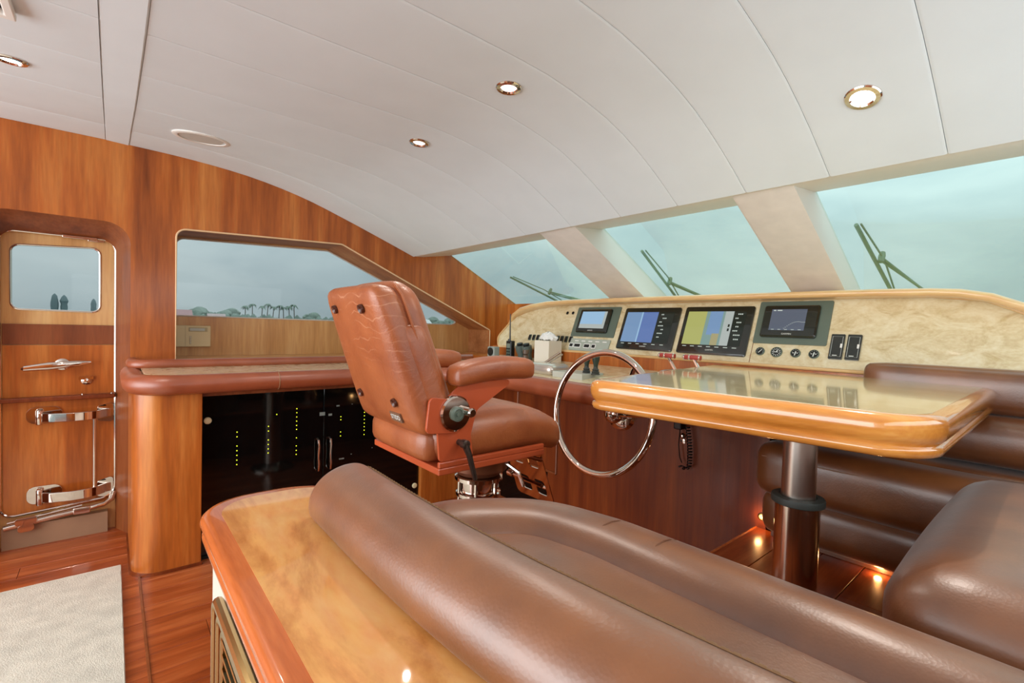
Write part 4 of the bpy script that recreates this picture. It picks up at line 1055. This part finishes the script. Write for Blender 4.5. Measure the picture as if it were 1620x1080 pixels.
# base plate and side plates
mb = MB(); mb.box((CX - HW - .015, .70, .775), (CX + HW + .022, 1.11, .795)); mb.box((CX + HW + .008, .702, .7951), (CX + HW + .0215, 1.108, .812)); mb.build('seat_pan', M_RUST, ch, bevel=.003, smooth=False)
for s in (-1, 1):
    X0 = CX + s * (HW + .008); X1 = X0 + s * .008
    m2 = MB()
    plate_ = rpoly([(.705, .813), (.82, .813), (.81, .88), (.83, .95), (.98, 1.035), (.78, 1.035), (.735, 1.0), (.69, .96)], [.01, .01, .02, .03, .01, .01, .05, .04], 5)
    m2.prism(plate_, X0, X1, fX); sp_ = m2.build('side_plate', M_RUST, ch, bevel=.0015, smooth=False)
    m2 = MB(); m2.prism(rpoly([(.655, .90), (.76, .89), (.76, .985), (.665, 1.0)], .015, 4), X0 + s * .006, X0 + s * .0155, fX); m2.build('back_bracket', M_RUST, ch, bevel=.0015, smooth=False)
    m2 = MB(); xa = CX + s * (HW + .012)
    def armdef(p):
        q = Vector(p); t = (p.y - .74) / .3; q.z += .014 * math.sin(max(0, min(1, t)) * PI) + .012 * t; return q
    pill(m2, (xa - .040, .740, 1.022), (xa + .040, 1.035, 1.084), .022, bulge=(.004, .004, .004), n=9, f=armdef); ar = m2.build('armrest', L_CHAIR, ch)
    m2 = MB(); m2.tube([(xa + .040 * math.cos(a), .775, 1.058 + .033 * math.sin(a)) for a in [2 * PI * k / 20 for k in range(20)]], .0022, 5, loop=True); m2.build('arm_piping', L_CHAIR, ar)
X0 = CX + HW + .016
hubc = Vector((X0, .748, .948))
mb = MB(); mb.lathe([(.052, -.004), (.053, .004), (.051, .012), (.046, .016), (0, .017)], hubc, (1, 0, 0), 36); hb = mb.build('recline_disc', M_CHROME, ch)
mb = MB(); mb.lathe([(.021, .016), (.021, .024), (.015, .026), (.014, .022), (.006, .022), (.005, .026), (0, .026)], hubc, (1, 0, 0), 24); mb.build('disc_boss', M_GREYP, hb)
mb = MB(); mb.lathe([(.013, .016), (.014, .045), (.010, .05), (0, .05)], hubc + Vector((0, .032, .004)), (1, 0, 0), 18); mb.build('disc_knob', M_CHROME, hb)
pv = Vector((X0, .768, .862))
mb = MB(); mb.lathe([(.009, 0), (.009, .02), (.013, .022), (.013, .04), (.006, .042), (0, .042)], pv, (1, 0, 0), 16); mb.tube([pv + Vector((.032, 0, 0)), pv + Vector((.036, .012, -.03)), pv + Vector((.042, .032, -.105))], [.011, .009, .0075], 10); tag(mb.build('tilt_lever', plain('dark_lever', (96, 84, 76), rough=.25, metal=.8), ch), 'dark grey clamping lever')
# pedestal
py = 1.0
mb = MB(); mb.lathe([(.16, 0), (.16, .012), (.09, .03), (.066, .05), (.062, .60), (.066, .62), (.066, .66), (.06, .665), (.04, .67), (.04, .70)], (CX, py, 0), n=32); mb.build('pedestal', M_CHROME, ch)
mb = MB()
for a in range(6):
    q = 2 * PI * a / 6 + .3; mb.tube([(CX + .072 * math.cos(q), py + .072 * math.sin(q), .45), (CX + .072 * math.cos(q), py + .072 * math.sin(q), .66)], .007, 8)
mb.lathe([(.072, .655), (.085, .66), (.085, .672), (.072, .677)], (CX, py, 0), n=28); mb.lathe([(.068, .60), (.08, .604), (.08, .615), (.068, .62)], (CX, py, 0), n=28)
mb.build('pedestal_collar', M_CHROME, ch)
mb = MB(); mb.lathe([(.075, .68), (.10, .70), (.10, .775), (.0, .775)], (CX, py, 0), n=28); mb.build('swivel_head', plain('brown_metal', (120, 70, 44), rough=.35, metal=.4), ch)
mb = MB(); mb.tube([(CX + .06, py + .05, .73), (CX + .11, py + .09, .69), (CX + .13, py + .10, .645)], .0075, 8); mb.tube([(CX + .02, py + .14, .655), (CX + .20, py + .12, .66)], .007, 8); mb.lathe([(0, 0), (.012, .004), (.012, .03), (0, .034)], (CX + .03, py + .14, .655), (-1, 0, 0), 12); mb.build('height_lever', M_CHROME, ch)
# folding footrest: perforated chrome plate hanging forward of the seat
Mf = Matrix.Translation((CX, 1.17, .775)) @ Matrix.Rotation(math.radians(24), 4, 'X')
fo = rpoly([(-.15, -.27), (.06, -.27), (.075, -.01), (-.13, -.01)], .02, 5)
fh = [rpoly([(-.10 + .085 * i, a), (-.045 + .085 * i, a), (-.045 + .085 * i, a + .07), (-.10 + .085 * i, a + .07)], .012, 4) for a in (-.11, -.235) for i in range(2)]
mb = MB(); plate_holes(fo, fh, -.002, .002, lambda u, w, d: tuple(Mf @ Vector((u + .05, d, w))), mb); ft = mb.build('footrest', M_CHROME, ch, smooth=False)
for a in (-.075, -.20):
    for i in range(2):
        m2 = MB(); c_ = -.072 + .085 * i + .05; m2.tube([Mf @ Vector((c_ - .024, .004, a)), Mf @ Vector((c_ + .024, .004, a))], .006, 8); m2.build('footrest_tread', M_CHROME, ft)
mb = MB()
for s in (-.10, .12): mb.tube([(CX + s, 1.06, .775), (CX + s, 1.13, .74), (CX + s, 1.19, .72)], .008, 8)
mb.build('footrest_bracket', M_CHROME, ch)

# ================================================================== DINETTE TABLE
tb_ = thing('dinette_table', 'high-gloss burl dinette table with thick amber edge on a steel pedestal', 'table', (-.505, 1.55, .38))
def tprof(inset):
    P = [(-.935, 1.075), (-.150, 1.170), (-.150, 2.235), (-1.11, 2.20)]
    c = Vector((-.6, 1.7)); 
    # inset every side
    out = []; n = 4
    for i in range(n):
        p = Vector(P[i]); a = (Vector(P[i - 1]) - p).normalized(); b = (Vector(P[(i + 1) % n]) - p).normalized()
        out.append(tuple(p + (a + b) * (inset / max(.2, math.sin(a.angle(b))))))
    return rpoly(out, [max(.012, r - inset) for r in (.055, .12, .07, .06)], 10)
z1 = 1.05
mb = MB(); rings = []
prof = [(.030, z1 - .0005), (.018, z1 - .001), (.008, z1 - .005), (.002, z1 - .014), (0, z1 - .026), (.001, z1 - .04), (.005, z1 - .052), (.013, z1 - .060), (.014, z1 - .063), (.008, z1 - .067), (.006, z1 - .074), (.010, z1 - .084), (.022, z1 - .089), (.06, z1 - .090)]
for ins, z in prof: rings.append([(x, y, z) for x, y in tprof(ins)])
mb.loft(rings); mb.build('edge_moulding', W_EDGE, tb_, ang=60)
mb = MB(); mb.prism(tprof(.029), z1 - .004, z1 + .0002, fZ); mb.build('burl_top', W_BURLT, tb_, smooth=False)
pc = (-.505, 1.55, .38)
def lath(name, prof, mat, lab=None):
    m2 = MB(); m2.lathe(prof, pc, n=40); o = m2.build(name, mat, tb_); 
    if lab: tag(o, lab)
lath('upper_tube', [(.0, .30), (.0445, .30), (.0445, .582), (0, .582)], M_BRUSH)
lath('lower_tube', [(.0, .012), (.0585, .012), (.0585, .335), (.056, .338), (.0, .338)], plain('polished_tube', (226, 216, 206), rough=.16, metal=1))
lath('tube_collar', [(.056, .326), (.068, .326), (.070, .328), (.070, .342), (.068, .346), (.050, .348), (.045, .344)], M_RUBBER, 'grey rubber collar')
lath('foot_plate', [(0, 0), (.13, 0), (.13, .008), (.07, .016), (0, .016)], M_CHROME)
mb = MB(); mb.box((-.62, 1.44, .944), (-.39, 1.66, .962)); mb.build('top_bracket', M_BLACK, tb_, smooth=False)

# ================================================================== SETTEE
st = thing('dinette_settee', 'U-shaped brown leather settee around the dinette table', 'sofa', (-.2, 1.3, .38))
SZ = .752
# aft bench: base box, seat, front roll
mb = MB(); mb.prism(rpoly([(-.90, .46), (.40, .46), (.40, .86), (-.74, .86), (-.90, .70)], [0, 0, 0, .12, .12], 6), .382, .70, fZ); mb.build('seat_base', L_BROWN, st)
mb = MB(); mb.prism(rpoly([(-.88, .45), (.42, .45), (.42, .82), (-.72, .82), (-.86, .70)], [0, 0, 0, .14, .14], 6), .68, SZ - .004, fZ); mb.build('seat_cushion', L_BROWN, st, bevel=.01)
rp_ = rpath([(-.915, .44), (-.905, .62), (-.80, .775), (-.62, .818), (-.1, .842), (.45, .86)], [.16, .20, .3, .5], 8)
rp3 = dens([(x, y, .697) for x, y in rp_], .05)
rollp = [(.094 * math.copysign(abs(math.cos(a)) ** .85, math.cos(a)), .092 * math.copysign(abs(math.sin(a)) ** .9, math.sin(a))) for a in [2 * PI * k / 24 for k in range(24)]]
mb = MB(); sweep(mb, rp3, rollp); ar_ = mb.build('front_roll', L_BROWN, st)
def wrap_seam(x, y, nx, ny, r=.095, zc=.697, rad=.0014, up=.093):
    m2 = MB(); m2.tube([(x + nx * r * math.cos(a), y + ny * r * math.cos(a), zc + up * math.sin(a)) for a in [PI * k / 14 for k in range(15)]], rad, 5); return m2.build('roll_seam', plain('roll_seam_brown', (110, 66, 38), rough=.6), ar_)
wrap_seam(-.62, .818, .1, 1); wrap_seam(-.50, .826, .03, 1)
# starboard bench
def starf(p):
    q = Vector(p)
    q.z += 0
    return q
mb = MB(); mb.box((-.19, .98, .382), (.48, 2.3, .62)); mb.build('seat_base', L_BROWN, st, bevel=.02)
mb = MB(); pill(mb, (-.205, 1.0, .60), (.47, 1.98, .806), .09, bulge=(.012, .012, .022), n=14, f=starf); sc2 = mb.build('seat_cushion', L_BROWN, st)
mb = MB(); mb.tube([(-.12, 1.0, .655), (-.05, .990, .657), (.1, .989, .657), (.3, .989, .657), (.40, .995, .657)], .003, 6); mb.build('cushion_piping', L_BROWN, sc2)
# forward bench: two padded rolls on its front face
mb = MB(); mb.box((-.76, 2.05, .382), (.48, 2.09, .62)); mb.build('seat_base', L_BROWN, st)
mb = MB(); pill(mb, (-.795, 1.925, .575), (.47, 2.098, .782), .06, bulge=(.0, .014, .004), n=14); c3 = mb.build('seat_cushion', L_BROWN, st)
mb = MB(); pill(mb, (-.775, 1.945, .418), (.30, 2.09, .60), .06, bulge=(.0, .01, .0), n=12); mb.build('front_padding', L_BROWN, st)
mb = MB(); pill(mb, (-.62, 2.06, .62), (.47, 2.24, .79), .03, n=8); mb.build('seat_cushion', L_BROWN, st)
mb = MB(); mb.tube([(-.76, 1.930, .73), (-.5, 1.918, .732), (-.22, 1.93, .735)], .0022, 6); mb.build('cushion_piping', plain('piping_tan', (150, 112, 86), rough=.5), c3)
# forward backrest: two tiers
mb = MB(); pill(mb, (-.505, 2.135, .965), (.46, 2.225, 1.108), .035, bulge=(.0, .008, .002), n=12); mb.build('backrest_upper', L_BROWN, st)
mb = MB(); pill(mb, (-.50, 2.11, .80), (.46, 2.225, .962), .05, bulge=(.0, .022, .0), n=12); mb.build('backrest_lower', L_BROWN, st)
# starboard backrest (against the wall)
mb = MB(); pill(mb, (.33, .50, .79), (.485, 2.05, 1.06), .05, bulge=(.01, 0, 0), n=10); mb.build('backrest', L_BROWN, st)
# aft backrest in the foreground
bp_ = [(-.955, .352), (-.88, .352), (-.74, .350), (-.58, .352), (-.42, .362), (-.27, .378), (-.12, .398), (.10, .42), (.33, .44)]
# profile: a>0 is to the right of travel = aft (-Y) when travelling +X
bprof = [(.046, .800), (.054, .818), (.056, .838), (.050, .862), (.034, .884), (.010, .899), (-.014, .906), (-.036, .907), (-.052, .903), (-.068, .892), (-.085, .872), (-.098, .84), (-.102, .80), (-.10, .74), (-.04, .735), (-.03, .79)]
mb = MB(); sweep(mb, dens([(x, y, 0) for x, y in bp_], .06), bprof, endround=.045, ends=(1, 0), steps=6, centre=(-.02, .83)); br = mb.build('backrest', L_BROWN, st)
md = br.modifiers.new('sub', 'SUBSURF'); md.levels = 1; md.render_levels = 2
mb = MB()
pts = dens([(x, y + .054, .9025) for x, y in [(-.93, .352)] + bp_[1:]], .02); mb.tube(pts, .0011, 5); sm_ = mb.build('stitch_groove', plain('stitch_dark', (132, 98, 66), rough=.8), br)
mb = MB()
for i in range(0, len(pts) - 1, 1):
    a = pts[i]; b = pts[i + 1]; d_ = (b - a); nn = Vector((-d_.y, d_.x, 0)).normalized() * .0028
    for q in (.15, .65):
        c1 = a.lerp(b, q); c2 = a.lerp(b, q + .3); mb.tube([c1 + nn + Vector((0, 0, -.0002)), c2 + nn + Vector((0, 0, -.0002))], .0007, 4)
o_ = mb.build('stitches', M_STITCH, br); o_['kind'] = 'stuff'

# ================================================================== SIDEBOARD (foreground cabinet)
sb_ = thing('sideboard', 'ivory cabinet with a glossy maple top and cherry border behind the settee', 'cabinet', (-.4, .3, 0))
TZ = .80
cab = rpoly([(-1.215, .135), (.48, .135), (.48, .44), (-1.215, .44)], [.11, 0, 0, .15], 12)
def cabi(ins): return rpoly([(-1.215 + ins, .135 + ins), (.48, .135 + ins), (.48, .44), (-1.215 + ins, .44)], [.11 - ins * .8, 0, 0, .15 - ins * .5], 12)
mb = MB(); rings = []
for ins, z in ((.018, TZ - .0005), (.008, TZ - .002), (.002, TZ - .008), (0, TZ - .015), (.003, TZ - .024), (.009, TZ - .029), (.009, TZ - .034), (.004, TZ - .038), (.004, TZ - .046), (.012, TZ - .05)):
    rings.append([(x, y, z) for x, y in cabi(ins)])
mb.loft(rings); ct = mb.build('top_border', W_BAND, sb_, ang=60)
mb = MB(); mb.prism(cabi(.037), TZ - .004, TZ + .0004, fZ); mb.build('top_inlay', W_TOP, sb_, smooth=False)
body = rpoly([(-1.19, .162), (.47, .162), (.47, .44), (-1.19, .44)], [.06, 0, 0, .12], 10)
mb = MB(); mb.prism(body, .0, TZ - .05, fZ); bd = mb.build('cabinet_body', M_IVORY, sb_)
# brass framed grille on the aft face
gr = MB()
for k, ins in enumerate((0, .019, .038)):
    a0, a1, b0, b1 = -.985 + ins, -.45 - ins, .30 + ins, .69 - ins
    m2 = MB(); pl_ = rpoly([(a0, b0), (a1, b0), (a1, b1), (a0, b1)], .02, 4)
    m2.tube([(u, .158 - .010 + k * .004, w) for u, w in pl_], .0095, 10, loop=True); m2.build('brass_frame', M_BRONZE, sb_)
mb = MB(); mb.box((-.945, .158, .34), (-.49, .1605, .65)); mb.build('grille_back', M_RUBBER, sb_, smooth=False)
for k in range(12):
    m2 = MB(); z = .355 + k * .025; Ml = Matrix.Translation((0, .155, z)) @ Matrix.Rotation(-.6, 4, 'X'); m2.box((-.94, -.008, -.0012), (-.495, .008, .0012), Ml); m2.build('louvre', M_BRONZE, sb_, smooth=False)

# ================================================================== RUG
mb = MB(); ru = MB()
nx_, ny_ = 60, 80; x0, x1, y0, y1 = -2.88, -1.35, -1.9, .034
rn = random.Random(9)
V = []
for j in range(ny_ + 1):
    for i in range(nx_ + 1):
        V.append((x0 + (x1 - x0) * i / nx_ + (rn.uniform(-.002, .002)), y0 + (y1 - y0) * j / ny_ + rn.uniform(-.002, .002), .012 + rn.uniform(-.0012, .0012)))
F = [(j * (nx_ + 1) + i, j * (nx_ + 1) + i + 1, (j + 1) * (nx_ + 1) + i + 1, (j + 1) * (nx_ + 1) + i) for j in range(ny_) for i in range(nx_)]
ru.add(V, F)
rug = thing('rug', 'cream woven runner rug lying on the cherry floor in front of the door', 'rug', ((x0 + x1) / 2, (y0 + y1) / 2, 0))
ru.build('pile', M_RUG, rug)
mb = MB(); mb.box((x0 + .002, y0 + .002, .0008), (x1 - .002, y1 - .002, .0105)); mb.build('backing', M_RUG, rug, smooth=False)
mb = MB(); mb.tube([(x0, y0, .007), (x0, y1, .007), (x1, y1, .007), (x1, y0, .007)], .0055, 6, loop=True); mb.build('bound_edge', M_RUG, rug)

# ================================================================== CEILING FITTINGS
def downlight(x, y, label, r=.042, power=9, lens=None):
    z = ceil_z(x, y); dzdy = (ceil_z(x, y + .03) - ceil_z(x, y - .03)) / .06; dzdx = (ceil_z(x + .03, y) - ceil_z(x - .03, y)) / .06
    ax = Vector((dzdx, dzdy, -1)).normalized()
    t = thing('downlight', label, 'ceiling light', (x, y, z), 'recessed ceiling downlights')
    m2 = MB(); m2.lathe([(r * .6, -.004), (r, -.002), (r, .003), (r * .93, .006), (r * .68, .007), (r * .6, .002)], (x, y, z), ax, 28); m2.build('trim_ring', M_CHROME, t)
    m2 = MB(); m2.lathe([(r * .6, -.002), (r * .6, .002), (0, .003)], (x, y, z), ax, 20); m2.build('lens', lens or M_LAMP, t)
    ld = bpy.data.lights.new('downlight_beam', 'SPOT'); ld.energy = power * (.7 if lens else 1); ld.spot_size = math.radians(135); ld.spot_blend = .8; ld.shadow_soft_size = .012; ld.color = (1, .9, .8)
    lo = bpy.data.objects.new('downlight_beam', ld); C.objects.link(lo); lo.location = Vector((x, y, z)) + ax * .02
    lo.rotation_euler = ax.to_track_quat('-Z', 'Y').to_euler(); return t
downlight(-1.21, .977, 'chrome ringed downlight above the helm chair, near the middle of the ceiling', lens=M_LAMP2)
downlight(-1.83, .997, 'smallest looking downlight, between the ceiling speaker and the windscreen', lens=M_LAMP2)
downlight(-.387, 1.515, 'bright downlight at the right, close to the windscreen header')
downlight(-2.21, -.247, 'bright downlight at the left edge, aft of the ceiling beam')
x, y = -2.70, .325; z = ceil_z(x, y)
spk = thing('ceiling_speaker', 'round white flush ceiling speaker near the left wall', 'speaker', (x, y, z))
ax = Vector(((ceil_z(x + .05, y) - ceil_z(x - .05, y)) / .1, 0, -1)).normalized()
mb = MB(); mb.lathe([(.118, -.02), (.118, .003), (.11, .007), (.096, .006), (.094, .0)], (x, y, z), ax, 40); mb.build('ring', M_WHITE, spk)
mb = MB(); mb.lathe([(.094, -.01), (.094, .003), (0, .004)], (x, y, z), ax, 32); mb.build('grille', plain('speaker_mesh', (196, 192, 184), rough=.8, bump=(900, .6, .001)), spk)
# air vent at upper left corner
vt = thing('ceiling_vent', 'slatted white air vent in the ceiling at the top left corner', 'vent', (-1.6, -.3, 1.96))
vo = [(-1.80, -.42), (-1.46, -.42), (-1.46, -.19), (-1.80, -.19)]; vi = [(-1.78, -.40), (-1.48, -.40), (-1.48, -.21), (-1.78, -.21)]
mb = MB(); plate_holes(vo, [vi], 1.948, 1.966, fZ, mb); mb.build('vent_frame', M_WHITE, vt, bevel=.003, smooth=False)
mb = MB(); mb.box((-1.78, -.40, 1.9645), (-1.48, -.21, 1.966)); mb.build('vent_back', M_DARKIN, vt, smooth=False)
for k in range(7):
    m2 = MB(); Ml = Matrix.Translation((-1.63, -.388 + k * .027, 1.957)) @ Matrix.Rotation(.6, 4, 'X'); m2.box((-.15, -.009, -.001), (.15, .009, .001), Ml); m2.build('slat', M_WHITE, vt, smooth=False)
# small courtesy lights at the platform skirting
def courtesy(x, y, axis, label, zz=.43):
    t = thing('courtesy_light', label, 'light', (x, y, zz), 'amber courtesy lights by the settee foot')
    m2 = MB(); m2.lathe([(.016, 0), (.016, .004), (.011, .006), (.010, .003)], (x, y, zz), axis, 14); m2.build('bezel', M_BRONZE, t)
    m2 = MB(); m2.lathe([(.010, .0), (.010, .004), (0, .004)], (x, y, zz), axis, 12); m2.build('lens', plain('amber_lens', (255, 190, 110), emis=(255, 190, 110), es=1.6), t)
    ld = bpy.data.lights.new('courtesy_glow', 'POINT'); ld.energy = .16; ld.color = (1, .55, .2); ld.shadow_soft_size = .012
    lo = bpy.data.objects.new('courtesy_glow', ld); C.objects.link(lo); lo.location = Vector((x, y, zz)) + Vector(axis) * .03
courtesy(-.815, 2.098, (0, -1, 0), 'small amber courtesy light low on the helm panel beside the settee end')
courtesy(-.40, 2.02, (0, 0, -1), 'small amber courtesy light tucked under the forward settee seat', .417)
